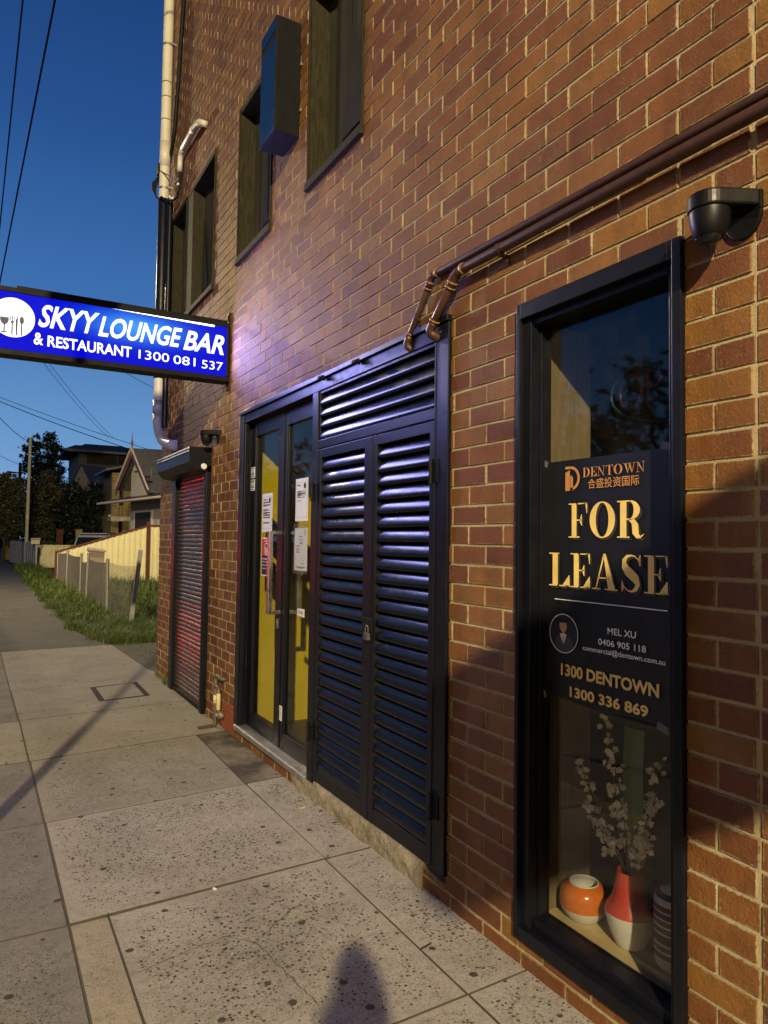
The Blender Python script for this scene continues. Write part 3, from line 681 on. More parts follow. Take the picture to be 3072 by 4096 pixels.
# ------------------------------------------------------------ copper pipes above the shopfront
def copper(lab, X, r, pts, elbows, clips):
    t = thing('copper_pipe', lab, 'pipe', (X, 2.6, 2.56), 'copper pipes running along the wall above the shop window')
    b = MB(); b.tube([(X, y, z) for y, z in pts[:3]], r, 14); b.tube([(X, y, z) for y, z in pts[3:5]], r, 14); b.build('pipe', COPPER, t, smooth=True)
    b = MB(); (y2, z2), (y3, z3), (y4, z4), (y5, z5) = pts[2], pts[3], pts[4], pts[5]
    b.tube([(X, y2-.02, z2-.0), (X, y2+.012, z2-.002), (X, (y2+y3)/2+.012, (z2+z3)/2+.008), (X, y3, z3), (X, y3+(y4-y3)*.06, z3+(z4-z3)*.06)], r*1.13, 14); b.build('elbow', COPPER, t, smooth=True); b = MB()
    b.tube([(X, y4-(y4-y3)*.10, z4-(z4-z3)*.10), (X, y4, z4), (X, y5+.004, (z4+z5)/2), (X+.004, y5+.002, z5), (X+.03, y5-.008, z5-.016), (.02, y5-.012, z5-.02)], r*1.13, 14)
    b.build('elbow', COPPER, t, smooth=True)
    b = MB()
    def coll(p, d, rr): b.tube([tuple(Vector(p)-Vector(d)*.005), tuple(Vector(p)+Vector(d)*.005)], rr, 14)
    dg = Vector((0, y4-y3, z4-z3)).normalized()
    coll((X, y2-.02, z2), (0, 1, 0), r*1.27); coll((X, y3+(y4-y3)*.07, z3+(z4-z3)*.07), dg, r*1.27); coll((X, y4-(y4-y3)*.10, z4-(z4-z3)*.10), dg, r*1.27); coll((X, y3-.006, z3+.008), dg, r*1.27)
    b.each('brazed_collar', COPPERB, t, smooth=True)
    for (y, z) in clips:
        b = MB(); b.tube([(X, y-.011, z), (X, y+.011, z)], r*1.16, 14); b.box(X, -.001, y-.010, y+.010, z-r-.008, z-r); b.box(-.008, -.0012, y-.010, y+.010, z-r-.04, z-r-.0085); b.build('pipe_clip', COPPER, t)
    return t
copper('lower of the two copper pipes, held by a saddle clip above the window', -.047, .0205, [(-2.1, 2.765), (1.12, 2.801), (2.535, 2.8195), (2.600, 2.775), (2.752, 2.632), (2.768, 2.592)], 0, [(2.262, 2.816), (-.4, 2.785)])
copper('upper thinner copper pipe, nearest the brick face, bending down into the shopfront head', -.024, .0165, [(-2.1, 2.812), (1.15, 2.855), (2.775, 2.8835), (2.822, 2.848), (3.008, 2.628), (3.018, 2.592)], 0, [(2.93, 2.725), (-.4, 2.835)])

# ------------------------------------------------------------ security cameras
def cctv(lab, yw, yc, zt, xo=-.088, look=(-.35, .75, -.55)):
    t = thing('security_camera', lab, 'camera', (0, yw, zt-.1), 'black dome security cameras on the brick wall')
    CB_ = simple('camera_black', (.0045, .0045, .005), .42, 0, .25, .2, 10)
    b = MB(); b.box(-.014, 0, yw-.057, yw+.057, zt-.050, zt+.003)
    lo = [(yw+.057*math.cos(R_(a_)), zt-.050+.070*math.sin(R_(a_))) for a_ in range(180, 361, 15)]; k = len(lo)
    b.add([(-.014, y, z) for y, z in lo]+[(0, y, z) for y, z in lo], [tuple(range(k))[::-1], tuple(range(k, 2*k))]+[(i, (i+1) % k, (i+1) % k+k, i+k) for i in range(k)]); b.build('wall_plate', CB_, t, bevel=.003)
    b = MB(); d0 = Vector((xo, yc-yw, 0)); an0 = math.atan2(d0.y, d0.x)
    ou = [(-.0145, yw-.057), ] if False else []
    for a_ in range(-90, 91, 10): ou.append((xo+.060*math.cos(an0+R_(a_)), yc+.060*math.sin(an0+R_(a_))))
    ou += [(-.0145, yw-.056), (-.0145, yw+.056)]; k = len(ou)
    b.add([(x, y, zt-.042) for x, y in ou]+[(x, y, zt+.004) for x, y in ou], [tuple(range(k))[::-1], tuple(range(k, 2*k))]+[(i, (i+1) % k, (i+1) % k+k, i+k) for i in range(k)]); o_ = b.build('bracket', CB_, t, bevel=.007, seg=3)
    b = MB(); b.lathe([(.0555, zt-.044), (.0555, zt-.052), (.053, zt-.072), (.048, zt-.092), (.041, zt-.108), (.034, zt-.114)], (xo, yc, 0), 32); b.build('housing', CB_, t, smooth=True)
    b = MB(); R = .036; b.lathe([(R*math.cos(R_(a)), R*math.sin(R_(a))) for a in range(-90, 91, 12)], (xo, yc, zt-.100), 24); b.build('eyeball', simple('camera_gloss', (.008, .008, .009), .12), t, smooth=True)
    d = Vector(look).normalized(); c = Vector((xo, yc, zt-.100)) + d*.034
    b = MB(); b.lathe([(.0, .006), (.014, .006), (.017, .003), (.018, -.004)], c, 18, axis=d); b.build('lens', simple('lens_glass', (.004, .004, .006), .03), t, smooth=True)
cctv('black dome camera above the top corner of the tall shop window', 1.222, 1.270, 2.600)
cctv('black dome camera above the roller shutter hood under the sign', 6.375, 6.45, 2.605, -.088, (-.8, -.35, -.45))

# ------------------------------------------------------------ for-lease poster on the shop window
GOLD = simple('gold_print', (.80, .58, .19), .5, 0, .4, .12, 12); BRONZE = simple('bronze_print', (.50, .24, .08), .5, 0, .4, .2, 10); SHAD = simple('shadow_print', (.034, .032, .031), .5); WPR = simple('white_print', (.80, .80, .80), .5)
POS = simple('poster_black', (.010, .010, .013), .34, 0, .5, .3, 5)
ps = thing('lease_poster', 'black and gold for lease poster taped inside the tall shop window', 'poster', (.07, 1.83, 1.03))
b = MB(); n = 10
for i in range(n):
    for j in range(14):
        def f(u, v): return (.0735-.004*math.sin(u*5+v*3)*max(0, abs(v-.5)-.38)*4, 1.5375+(2.117-1.5375)*u, 1.030+(1.932-1.030)*v+.006*math.sin(u*9)*(1-v)**6)
        b.quad(f(i/n, j/14), f(i/n, (j+1)/14), f((i+1)/n, (j+1)/14), f((i+1)/n, j/14))
b.build('sheet', POS, ps, smooth=True)
W1 = lambda u, v: (.0690, u, v); W2 = lambda u, v: (.0682, u, v)
b = MB()
F = [('F', 1.984, 1.890), ('O', 1.878, 1.759), ('R', 1.750, 1.635)]; L = [('L', 2.088, 1.978), ('E', 1.973, 1.876), ('A', 1.864, 1.747), ('S', 1.733, 1.646), ('E', 1.634, 1.541)]
for ch, a, c in F: put_didone(b, ch, W1, a-.009, c-.009, 1.631, 1.759)
for ch, a, c in L: put_didone(b, ch, W1, a-.009, c-.009, 1.447, 1.573)
b.build('letter_shadow', SHAD, ps)
b = MB()
for ch, a, c in F: put_didone(b, ch, W2, a, c, 1.639, 1.767)
b.build('gold_lettering', GOLD, ps); b = MB()
for ch, a, c in L: put_didone(b, ch, W2, a, c, 1.455, 1.581)
b.build('gold_lettering', GOLD, ps); b = MB()
put_text(b, '1300 DENTOWN', W2, 2.022, 1.575, 1.121, 1.166, 0, .034); b.build('gold_lettering', GOLD, ps); b = MB()
put_text(b, '1300 336 869', W2, 1.976, 1.618, 1.048, 1.088, 0, .034)
b.build('gold_lettering', GOLD, ps)
b = MB(); yy = 1.913
for ch, w in zip('DENTOWN', (.038, .033, .040, .036, .042, .056, .040)):
    put_didone(b, ch, W2, yy, yy-w+.003, 1.861, 1.896); yy -= w+.0002
put_text(b, '\u5408\u76db\u6295\u8d44\u56fd\u9645', W2, 1.887, 1.654, 1.817, 1.853, 0, .006)
b.build('small_bronze_lettering', BRONZE, ps)
b = MB()
for q in ring(ell(1.977, 1.861, -.050, .046, 26, -90, 90), ell(1.977, 1.861, -.038, .036, 26, -90, 90)): b.poly([W2(*p) for p in q])
for q in (rect(2.002, 1.975, 1.897, 1.907), [(2.002, 1.815), (1.978, 1.815), (1.978, 1.893), (2.002, 1.885)], [(1.976, 1.815), (1.962, 1.815), (1.962, 1.862), (1.970, 1.874), (1.976, 1.868)]): b.poly([W2(*p) for p in q])
b.build('emblem', COPPERB if False else BRONZE, ps)
b = MB(); b.poly([W2(*p) for p in rect(2.057, 1.542, 1.4030, 1.4065)])
for q in ring(ell(2.009, 1.278, -.0755, .0735, 40), ell(2.009, 1.278, -.0725, .0705, 40)): b.poly([W2(*p) for p in q])
put_text(b, 'MEL XU', W2, 1.793, 1.668, 1.301, 1.324, 0, .014); put_text(b, '0406 905 118', W2, 1.836, 1.627, 1.259, 1.282, 0, .014); put_text(b, 'commercial@dentown.com.au', W2, 1.911, 1.551, 1.225, 1.249, 0, .010)
b.build('white_lettering', WPR, ps)
W3 = lambda u, v: (.0678, u, v); W4 = lambda u, v: (.0674, u, v); W5 = lambda u, v: (.067, u, v)
b = MB(); b.poly([W2(*p) for p in ell(2.009, 1.278, -.072, .070, 40)[:-1]], 0)
b.poly([W3(*p) for p in [(2.058, 1.226), (2.048, 1.262), (2.022, 1.278), (1.998, 1.277), (1.968, 1.262), (1.956, 1.228), (1.985, 1.212), (2.012, 1.207), (2.035, 1.212)]], 1)
b.poly([W4(*p) for p in [(2.028, 1.277), (1.992, 1.276), (2.007, 1.238), (2.011, 1.238)]], 2); b.poly([W5(*p) for p in [(2.0125, 1.266), (2.0085, 1.266), (2.0065, 1.236), (2.0115, 1.236)]], 3)
b.poly([W4(*p) for p in [(2.016, 1.276), (2.001, 1.276), (2.000, 1.290), (2.017, 1.290)]], 4); b.poly([W5(*p) for p in ell(2.0095, 1.306, -.0195, .0235, 20)[:-1]], 4)
b.poly([(.0666, *p) for p in ell(2.0095, 1.317, -.0195, .0165, 14, 5, 175)], 5)
b.build('portrait', [simple('portrait_ground', (.012, .016, .035), .5), simple('navy_suit', (.055, .060, .085), .6), WPR, simple('purple_tie', (.10, .06, .09), .6), simple('skin_print', (.52, .31, .21), .6), simple('hair_print', (.012, .010, .009), .5)], ps)
b = MB()
for (y, z) in ((2.118, 1.93), (1.54, 1.935), (2.118, 1.035), (1.56, 1.03)): b.obox((.0665, y, z), ((1, 0, 0), (0, 1, .3), (0, -.3, 1)), (.0008, .022, .012))
tapem = MT('clear_tape'); tapem.col((.30, .30, .32)); tapem.set(.12); tapem.p.inputs['Alpha'].default_value = .25; b.each('tape', tapem.m, ps)

# ------------------------------------------------------------ notices on the glass doors
def paper(y0, y1, z0, z1, lab, cat, name, lines, head=None, frame=False):
    t = thing(name, lab, cat, (.066, (y0+y1)/2, z0))
    b = MB(); b.box(.0665, .0685, y0, y1, z0, z1); b.build('sheet', WHITEP, t)
    b = MB(); w = y1-y0; hh = z1-z0; X = .0658
    if frame:
        for q in (rect(y0+w*.05, y1-w*.05, z0+hh*.09, z0+hh*.094), rect(y0+w*.05, y1-w*.05, z1-hh*.094, z1-hh*.09), rect(y0+w*.05, y0+w*.06, z0+hh*.094, z1-hh*.094), rect(y1-w*.06, y1-w*.05, z0+hh*.094, z1-hh*.094)): b.poly([(X, *p) for p in q])
    for (v, a, c) in lines: b.poly([(X, *p) for p in rect(y1-w*a, y1-w*c, z0+hh*v, z0+hh*v+.0042)])
    if head == 'seal': b.poly([(X, *p) for p in ell(y0+w*.24, z0+hh*.82, .021, .021, 18)[:-1]])
    if head == 'crest':
        for q in ring(ell(y0+w*.18, z0+hh*.90, .010, .022, 14), ell(y0+w*.18, z0+hh*.90, .005, .014, 14)): b.poly([(X, *p) for p in q])
    b.build('printed_lines', GREYINK if head != 'seal' else INK, t); return t
L1 = [(.84, .14, .36), (.825, .14, .58)]+[(v, .12, e) for v, e in ((.77, .65), (.755, .8), (.73, .22), (.70, .8), (.685, .8), (.66, .4), (.58, .6), (.56, .8), (.54, .5), (.50, .8), (.485, .8), (.465, .5), (.44, .8), (.42, .8), (.38, .8), (.36, .8), (.24, .8), (.225, .7))]
paper(5.130, 5.345, 1.676, 1.975, 'white notice with many printed lines on the left door leaf', 'notice', 'notice', L1, 'seal', True)
paper(4.450, 4.665, 1.748, 2.045, 'white notice with a short framed text high on the right door leaf', 'notice', 'notice', [(.84, .14, .36), (.825, .14, .40)]+[(v, .14, e) for v, e in ((.69, .85), (.675, .45), (.65, .85), (.635, .8), (.615, .5), (.60, .85), (.58, .4), (.55, .75), (.47, .5))], 'seal', True)
paper(4.448, 4.668, 1.406, 1.700, 'white certificate with a small crest below the framed notice on the right door leaf', 'certificate', 'notice', [(v, a, c) for v, a, c in ((.80, .40, .58), (.785, .38, .66), (.72, .36, .68), (.675, .42, .62), (.645, .44, .60), (.625, .40, .66), (.58, .14, .40), (.55, .14, .45), (.50, .14, .32), (.48, .14, .52), (.44, .14, .3), (.42, .14, .45), (.17, .62, .72), (.155, .58, .82), (.08, .12, .88), (.065, .12, .86), (.05, .3, .7))], 'crest')
b = MB(); b.box(.0645, .0660, 4.440, 4.690, 1.385, 1.735)
pk = MT('clear_plastic_sleeve'); pk.col((.25, .25, .24)); pk.set(.15); pk.p.inputs['Alpha'].default_value = .12; o = b.build('plastic_sleeve', pk.m, None); tag(o, 'clear plastic sleeve round the crested certificate on the right door leaf', 'sleeve')
def sticker(y0, y1, z0, z1, lab, rows):
    t = thing('sticker', lab, 'sticker', (.0685, (y0+y1)/2, z0), 'small white stickers on the left door leaf')
    b = MB(); b.box(.0475, .0495, y0, y1, z0, z1); b.build('sheet', WHITEP, t)
    b = MB(); w = y1-y0; hh = z1-z0; r = random.Random(int(z0*1000))
    for v, th in rows:
        a = .12
        while a < .85:
            e = a+r.uniform(.05, .12); b.poly([(.0468, *p) for p in rect(y1-w*a, y1-w*min(.9, e), z0+hh*v, z0+hh*(v+th))]); a = e+.03
    b.build('printed_lines', INK, t)
sticker(5.487, 5.582, 2.115, 2.203, 'upper white sticker on the stile of the left door leaf', ((.80, .12), (.66, .03), (.52, .03), (.46, .03), (.28, .13), (.08, .11)))
sticker(5.487, 5.582, 2.012, 2.102, 'lower white sticker on the stile of the left door leaf', ((.74, .18), (.55, .03), (.45, .03), (.24, .16), (.06, .10)))
rsn = thing('warning_sign', 'red and navy no alcohol under age sign on the left door glass', 'sign', (.066, 5.24, 1.336))
b = MB(); b.box(.0668, .0686, 5.140, 5.345, 1.336, 1.632); b.build('sheet', WHITEP, rsn)
b = MB(); b.poly([(.0662, *p) for p in rect(5.337, 5.145, 1.492, 1.622)]); b.build('red_field', simple('red_print', (.45, .035, .025), .5), rsn)
b = MB(); b.poly([(.0662, *p) for p in rect(5.337, 5.145, 1.345, 1.4915)]); b.build('navy_field', simple('navy_print', (.012, .018, .05), .5), rsn)
b = MB(); Q = lambda u, v: (.0656, u, v)
put_text(b, 'UNDER 18', Q, 5.285, 5.185, 1.600, 1.614, 0, .02)
for q in ring(ell(5.238, 1.545, -.047, .047, 30), ell(5.238, 1.545, -.040, .040, 30)): b.poly([Q(*p) for p in q])
for k, tx in enumerate(('No alcohol can be', 'sold or supplied to', 'anyone under 18.', "It's against the law.")): put_text(b, tx, Q, 5.330, 5.152, 1.462-.025*k, 1.476-.025*k, 0, .01)
b.poly([Q(*p) for p in [(5.255, 1.515), (5.243, 1.515), (5.241, 1.545), (5.250, 1.560), (5.265, 1.560), (5.258, 1.543)]]); b.poly([Q(*p) for p in rect(5.232, 5.219, 1.515, 1.548)]); b.poly([Q(*p) for p in rect(5.228, 5.223, 1.548, 1.575)])
b.build('lettering', WPR, rsn)
b = MB(); b.poly([(.0660, *p) for p in ell(5.238, 1.545, -.040, .040, 30)[:-1]]); b.build('round_symbol', simple('dark_print', (.02, .02, .022), .5), rsn)
t = thing('push_notice', 'small slanted paper with push handwritten on it at the right door', 'notice', (.067, 4.54, 1.09))
b = MB(); b.add([(.0668, 4.470, 1.090), (.0668, 4.600, 1.098), (.0668, 4.596, 1.145), (.0668, 4.472, 1.148)], [(0, 3, 2, 1)]); b.build('sheet', WHITEP, t)
b = MB(); put_text(b, 'PUSH', lambda u, v: (.0662, u, v), 4.580, 4.495, 1.108, 1.132, 0, .01); b.build('lettering', INK, t)
t = thing('label', 'small white label low on the right door leaf beside its glass', 'label', (.048, 4.81, .33))
b = MB(); b.box(.0475, .0495, 4.803, 4.858, .325, .430); b.build('sheet', WHITEP, t)
b = MB()
for k in range(6): b.poly([(.0468, *p) for p in rect(4.851, 4.815-.006*(k % 2), .342+.014*k, .345+.014*k)])
b.build('printed_lines', GREYINK, t)

# ------------------------------------------------------------ display inside the window
def vase(name, lab, c, prof, mis, mats, n=40):
    b = MB(); b.lathe(prof, c, n, mis); o = b.build(name, mats, None, smooth=True); tag(o, lab, 'vase'); return o
ORG = simple('orange_glaze', (.50, .13, .012), .15, 0, .5, .12, 30, .02); CRW = simple('white_ceramic', (.60, .60, .56), .38, 0, .5, .06, 20); REDG = simple('red_glaze', (.40, .045, .025), .3, 0, .5, .1, 20); MAR = simple('maroon_glaze', (.11, .03, .03), .4, 0, .5, .2, 20); CHO = simple('chocolate_glaze', (.035, .026, .022), .5)
vase('orange_bowl', 'round orange glazed bowl with a white base in the shop window', (.222, 2.055, .1752), [(.0, .002), (.055, .0), (.060, .004), (.082, .030), (.090, .048), (.0905, .052), (.091, .085), (.087, .108), (.072, .126), (.056, .133), (.056, .137), (.052, .137), (.052, .130), (.066, .110), (.070, .05), (.0, .02)],
     [1, 1, 1, 1, 0, 0, 0, 0, 0, 1, 1, 1, 1, 1, 1], [ORG, CRW])
vase('red_vase', 'bottle-shaped red and white vase holding white flowers', (.232, 1.838, .1752), [(.0, .002), (.046, .0), (.052, .004), (.074, .055), (.085, .095), (.0885, .118), (.0885, .120), (.084, .135), (.068, .160), (.059, .182), (.052, .222), (.047, .262), (.043, .262), (.046, .22), (.0, .2)],
     [1, 1, 1, 1, 1, 1, 0, 0, 0, 0, 0, 0, 0, 0], [REDG, CRW])
pr = [(.0, .002), (.055, 0), (.066, .012), (.070, .040)]; mi = [0, 0, 0]
hgt = .040
for k in range(7):
    pr += [(.072, hgt+.006), (.072, hgt+.024 if k != 2 else hgt+.036)]; mi += [0, 2 if k < 4 else 1]; hgt = pr[-1][1]
pr += [(.066, hgt+.02), (.05, hgt+.035), (.03, hgt+.045), (.0, hgt+.045)]; mi += [0, 1, 0, 0]
vase('striped_jar', 'dark jar with white stripes half hidden by the window frame', (.262, 1.668, .1752), pr, mi, [CRW, MAR, CHO])
fl = thing('flower_arrangement', 'white blossom stems and a broad green leaf standing in the red vase', 'flowers', (.232, 1.838, .42))
b = MB(); rr = random.Random(11); base = Vector((.232, 1.838, .40)); tips = [(2.00, .95, .26), (1.915, .88, .22), (2.07, .76, .20), (1.99, .62, .18), (1.775, .835, .30), (1.745, .72, .26), (1.765, .60, .22), (1.90, .66, .25)]
fm2 = MB(); cents = []
for (ty, tz, tx) in tips:
    tip = Vector((tx, ty, tz)); pts = []
    for k in range(9):
        f = k/8; p = base.lerp(tip, f)+Vector((rr.uniform(-.006, .006), rr.uniform(-.006, .006), .02*math.sin(f*3))); pts.append(p)
    b.tube(pts, [.0028*(1-.5*k/8) for k in range(9)], 5)
    for k in range(28):
        f = rr.uniform(.38, 1.0) ; p = base.lerp(tip, f)
        cents.append(p+Vector((rr.uniform(-.02, .02), rr.uniform(-.022, .022), rr.uniform(-.02, .02))))
for k in range(16): cents.append(Vector((.20+rr.uniform(-.02, .03), 1.90+rr.uniform(-.03, .03), .50+rr.uniform(-.035, .035))))
for k in range(10): cents.append(Vector((.22+rr.uniform(-.02, .03), 1.765+rr.uniform(-.03, .02), .555+rr.uniform(-.025, .025))))
for c in cents:
    ax = Vector((rr.uniform(-1, -.1), rr.uniform(-1, .4), rr.uniform(-.3, 1))).normalized(); u = ax.orthogonal().normalized(); w = ax.cross(u); r = rr.uniform(.010, .0165); a0 = rr.random()*6
    for k in range(5):
        an = a0+k*1.2566; d = u*math.cos(an)+w*math.sin(an); e = u*math.cos(an+1.57)+w*math.sin(an+1.57)
        fm2.add([c, c+d*r*.55+e*r*.42+ax*.003, c+d*r+ax*.005*rr.random(), c+d*r*.55-e*r*.42+ax*.003], [(0, 1, 2, 3)], 0 if rr.random() < .8 else 1)
b.build('stems', simple('brown_stem', (.07, .05, .025), .8), fl)
fm2.build('blossoms', [simple('white_petal', (.95, .88, .74), .7, 0, .3, .1, 30), simple('pink_petal', (.75, .60, .50), .7, 0, .3, .1, 30)], fl)
b = MB()
for i in range(10):
    z0_, z1_ = .44+.05*i, .44+.05*(i+1)
    wd_ = lambda z: .046*min(1, (z-.36)/.12)
    for s in (0, 1): 
        f = lambda z, s: (.262+.008*math.cos((z-.4)*9)-(.006 if s == 1 else 0), 1.845+wd_(z)*(s-1), z)
        b.quad(f(z0_, s), f(z0_, s+1), f(z1_, s+1), f(z1_, s))
b.build('leaf', simple('dark_green_leaf', (.10, .17, .045), .45, 0, .5, .2, 12), fl, smooth=True)
ne = thing('neon_sign', 'unlit open neon tube sign hanging inside the shop window', 'sign', (.24, 1.68, 2.05))
NR = simple('unlit_red_tube', (.085, .012, .020), .35, 0, .3); NG = simple('unlit_green_tube', (.014, .034, .042), .35, 0, .3)
b = MB(); b.tube([(.235, y, z) for y, z in ell(1.655, 2.180, .275, .125, 48)], .005, 6, caps=False); b.build('oval_tube', NG, ne, smooth=True)
b = MB(); T = lambda pts: b.tube([(.235, 1.68-(u-.0), z) for u, z in pts], .0065, 6)
b.tube([(.235, 1.835+y*.5, z) for y, z in ell(0, 2.183, .10, .062, 30)], .0065, 6, caps=False)
b.tube([(.235, y, z) for y, z in [(1.755, 2.12), (1.755, 2.245), (1.71, 2.24), (1.695, 2.215), (1.715, 2.188), (1.755, 2.185)]], .0065, 6)
b.tube([(.235, y, z) for y, z in [(1.60, 2.245), (1.665, 2.245), (1.665, 2.185), (1.61, 2.185), (1.665, 2.185), (1.665, 2.12), (1.60, 2.12)]], .0065, 6)
b.tube([(.235, y, z) for y, z in [(1.57, 2.12), (1.57, 2.245), (1.50, 2.12), (1.50, 2.245)]], .0065, 6)
b.build('open_lettering', NR, ne, smooth=True)
b = MB(); b.tube([(.245, 1.75, 2.30), (.245, 1.75, 2.6)], .002, 5); b.tube([(.245, 1.56, 2.30), (.245, 1.56, 2.6)], .002, 5); b.each('hanging_wire', CABLE, ne)

# ------------------------------------------------------------ gas pipe at the foot of the wall
gp = thing('gas_pipe', 'old capped gas pipe with a yellow label rising beside the doors', 'pipe', (-.04, 6.06, 0))
OLD = simple('old_pipe_metal', (.14, .11, .085), .6, .4, .4, .45, 30, .4, 80)
b = MB(); b.tube([(-.042, 6.135, 0), (-.042, 6.135, .40), (-.042, 6.125, .425), (-.042, 6.09, .435), (-.040, 6.01, .425), (-.02, 5.99, .42), (.01, 5.985, .42)], .017, 10)
b.tube([(-.042, 6.13, .335), (-.045, 6.08, .345), (-.048, 6.03, .335), (-.05, 6.012, .30), (-.052, 6.01, .16), (-.05, 6.0, .145), (-.045, 5.965, .135)], .017, 10)
b.build('pipe', OLD, gp, smooth=True)
b = MB(); b.tube([(-.043, 6.135, .195), (-.043, 6.135, .265)], .0185, 10); b.tube([(-.051, 6.011, .165), (-.051, 6.011, .30)], .0188, 10); b.each('yellow_label', simple('faded_yellow_label', (.55, .47, .25), .6), gp, smooth=True)
b = MB()
for k, ch in enumerate('NATURAL'):
    vs, fs = glyphs(ch, .01); z = .17+.0185*k
    b.add([(-.0706, 6.016-.012*v, z+.014*u) for u, v in vs], fs)
b.build('lettering', INK, gp)
b = MB(); b.tube([(-.045, 5.985, .135), (-.045, 5.93, .128)], .021, 8); b.tube([(-.045, 5.93, .128), (-.045, 5.915, .126)], .012, 8); b.lathe([(0, .02), (.016, .018), (.016, 0)], (-.07, 5.96, .132), 10, axis=(-1, 0, 0)); b.build('valve', simple('valve_metal', (.42, .40, .36), .4, .8, .5, .3, 30), gp, bevel=.002)
b = MB(); rr = random.Random(2); n = 12
top = [(.225+rr.uniform(-.02, .03)) for _ in range(n+1)]
for i in range(n):
    a, c = 5.715+.34*i/n, 5.715+.34*(i+1)/n
    b.quad((-.0035, a, -.02), (-.0035, a, top[i]), (-.0035, c, top[i+1]), (-.0035, c, -.02))
b.build('painted_patch', simple('orange_brown_paint', (.26, .068, .02), .5, 0, .4, .35, 22, .5, 70), bld)
# ------------------------------------------------------------ ground and footpath
def pave_mat(name, base, base2, peb, amount, pscale=46, gum=True, rough=.85, stain=(.52, .74, .49)):
    t = MT(name); co = t.coord()
    c = t.mix(t.rmap(t.noise(co, 2.2, 7, .68), .3, .72), base, base2)
    c = t.mix(t.rmap(t.noise(co, 150, 4, .75), .42, .70, 0, .60), c, tuple(x*.45 for x in base))
    v = t.n('ShaderNodeTexVoronoi'); v.inputs['Scale'].default_value = pscale; v.inputs['Randomness'].default_value = 1.0
    w = t.mix(.022, co, t.n('ShaderNodeTexNoise').outputs['Color'])
    t.l(co, v.inputs['Vector'])
    sc = t.n('ShaderNodeSeparateColor'); t.l(v.outputs['Color'], sc.inputs[0])
    wear = t.math('MULTIPLY', t.rmap(t.noise(co, 1.7, 5, .65), .34, .54, .48, 1.0), t.n('ShaderNodeAttribute', attribute_name='inner').outputs['Fac'])
    thr = t.math('MULTIPLY', t.math('ADD', t.math('MULTIPLY', sc.outputs[0], .36), .10), wear)
    peb_m = t.rmap(t.math('SUBTRACT', thr, v.outputs['Distance']), -.02, .05)
    peb_m = t.math('MULTIPLY', peb_m, t.math('LESS_THAN', sc.outputs[1], amount))
    pc = t.ramp(sc.outputs[2], [(0, tuple(x*.38 for x in peb)), (.55, peb), (.86, tuple(min(1, x*1.6) for x in peb)), (1, (.30, .24, .16))])
    c = t.mix(peb_m, c, pc)
    v2 = t.n('ShaderNodeTexVoronoi'); v2.inputs['Scale'].default_value = pscale*2.3; t.l(co, v2.inputs['Vector'])
    s2 = t.n('ShaderNodeSeparateColor'); t.l(v2.outputs['Color'], s2.inputs[0])
    pit = t.math('MULTIPLY', t.rmap(t.math('SUBTRACT', t.math('MULTIPLY', s2.outputs[0], .44), v2.outputs['Distance']), -.03, .06), t.math('MULTIPLY', t.math('ADD', t.math('MULTIPLY', wear, .7), .22), t.math('LESS_THAN', s2.outputs[1], amount*.9)))
    c = t.mix(t.math('MULTIPLY', pit, .85), c, tuple(x*.30 for x in base))
    c = t.mix(t.rmap(t.noise(co, 24, 5, .72), .50, .70, 0, .42), c, tuple(x*.36 for x in base))
    if gum:
        g = t.n('ShaderNodeTexVoronoi', voronoi_dimensions='2D'); g.inputs['Scale'].default_value = 4.6; t.l(co, g.inputs['Vector']); gs = t.n('ShaderNodeSeparateColor'); t.l(g.outputs['Color'], gs.inputs[0])
        dd = t.math('ADD', g.outputs['Distance'], t.math('MULTIPLY', t.math('SUBTRACT', t.noise(co, 40, 2), .5), .05))
        gm = t.rmap(t.math('SUBTRACT', t.math('ADD', t.math('MULTIPLY', gs.outputs[0], .062), .018), dd), -.006, .012)
        gm = t.math('MULTIPLY', gm, t.math('LESS_THAN', gs.outputs[1], .72)); c = t.mix(t.math('MULTIPLY', gm, .9), c, (.022, .020, .018))
    st = t.rmap(t.noise(co, .9 if stain[2] < .5 else 1.6, 6, .7), stain[0], stain[1], 0, stain[2]); c = t.mix(st, c, tuple(x*(.42 if stain[2] < .5 else .16) for x in base))
    t.col(c); t.set(rough, 0, .3)
    h = t.math('SUBTRACT', t.math('MULTIPLY', t.noise(co, 130, 5, .7), .6), t.math('ADD', t.math('MULTIPLY', peb_m, .35), t.math('MULTIPLY', pit, 1.1)))
    t.bump(h, 1.0, .010); return t.m
AGG = pave_mat('exposed_aggregate', (.29, .262, .215), (.43, .395, .335), (.062, .050, .038), .97, 54)
AGG2 = pave_mat('worn_aggregate', (.245, .22, .178), (.34, .308, .25), (.085, .07, .05), .75, 70)
TAN = pave_mat('tan_concrete', (.29, .25, .18), (.37, .325, .24), (.20, .15, .09), .35, 60)
SMO = pave_mat('smooth_concrete', (.25, .228, .188), (.34, .313, .265), (.13, .11, .08), .09, 60)
ROU = pave_mat('rough_old_concrete', (.15, .138, .12), (.265, .246, .212), (.06, .076, .06), .8, 80)
OLDP = pave_mat('old_grey_path', (.088, .081, .071), (.140, .131, .116), (.05, .045, .04), .30, 60)
DRK = pave_mat('stained_concrete', (.20, .17, .125), (.30, .26, .20), (.085, .07, .05), .8, 54, True, .85, (.40, .56, .88))
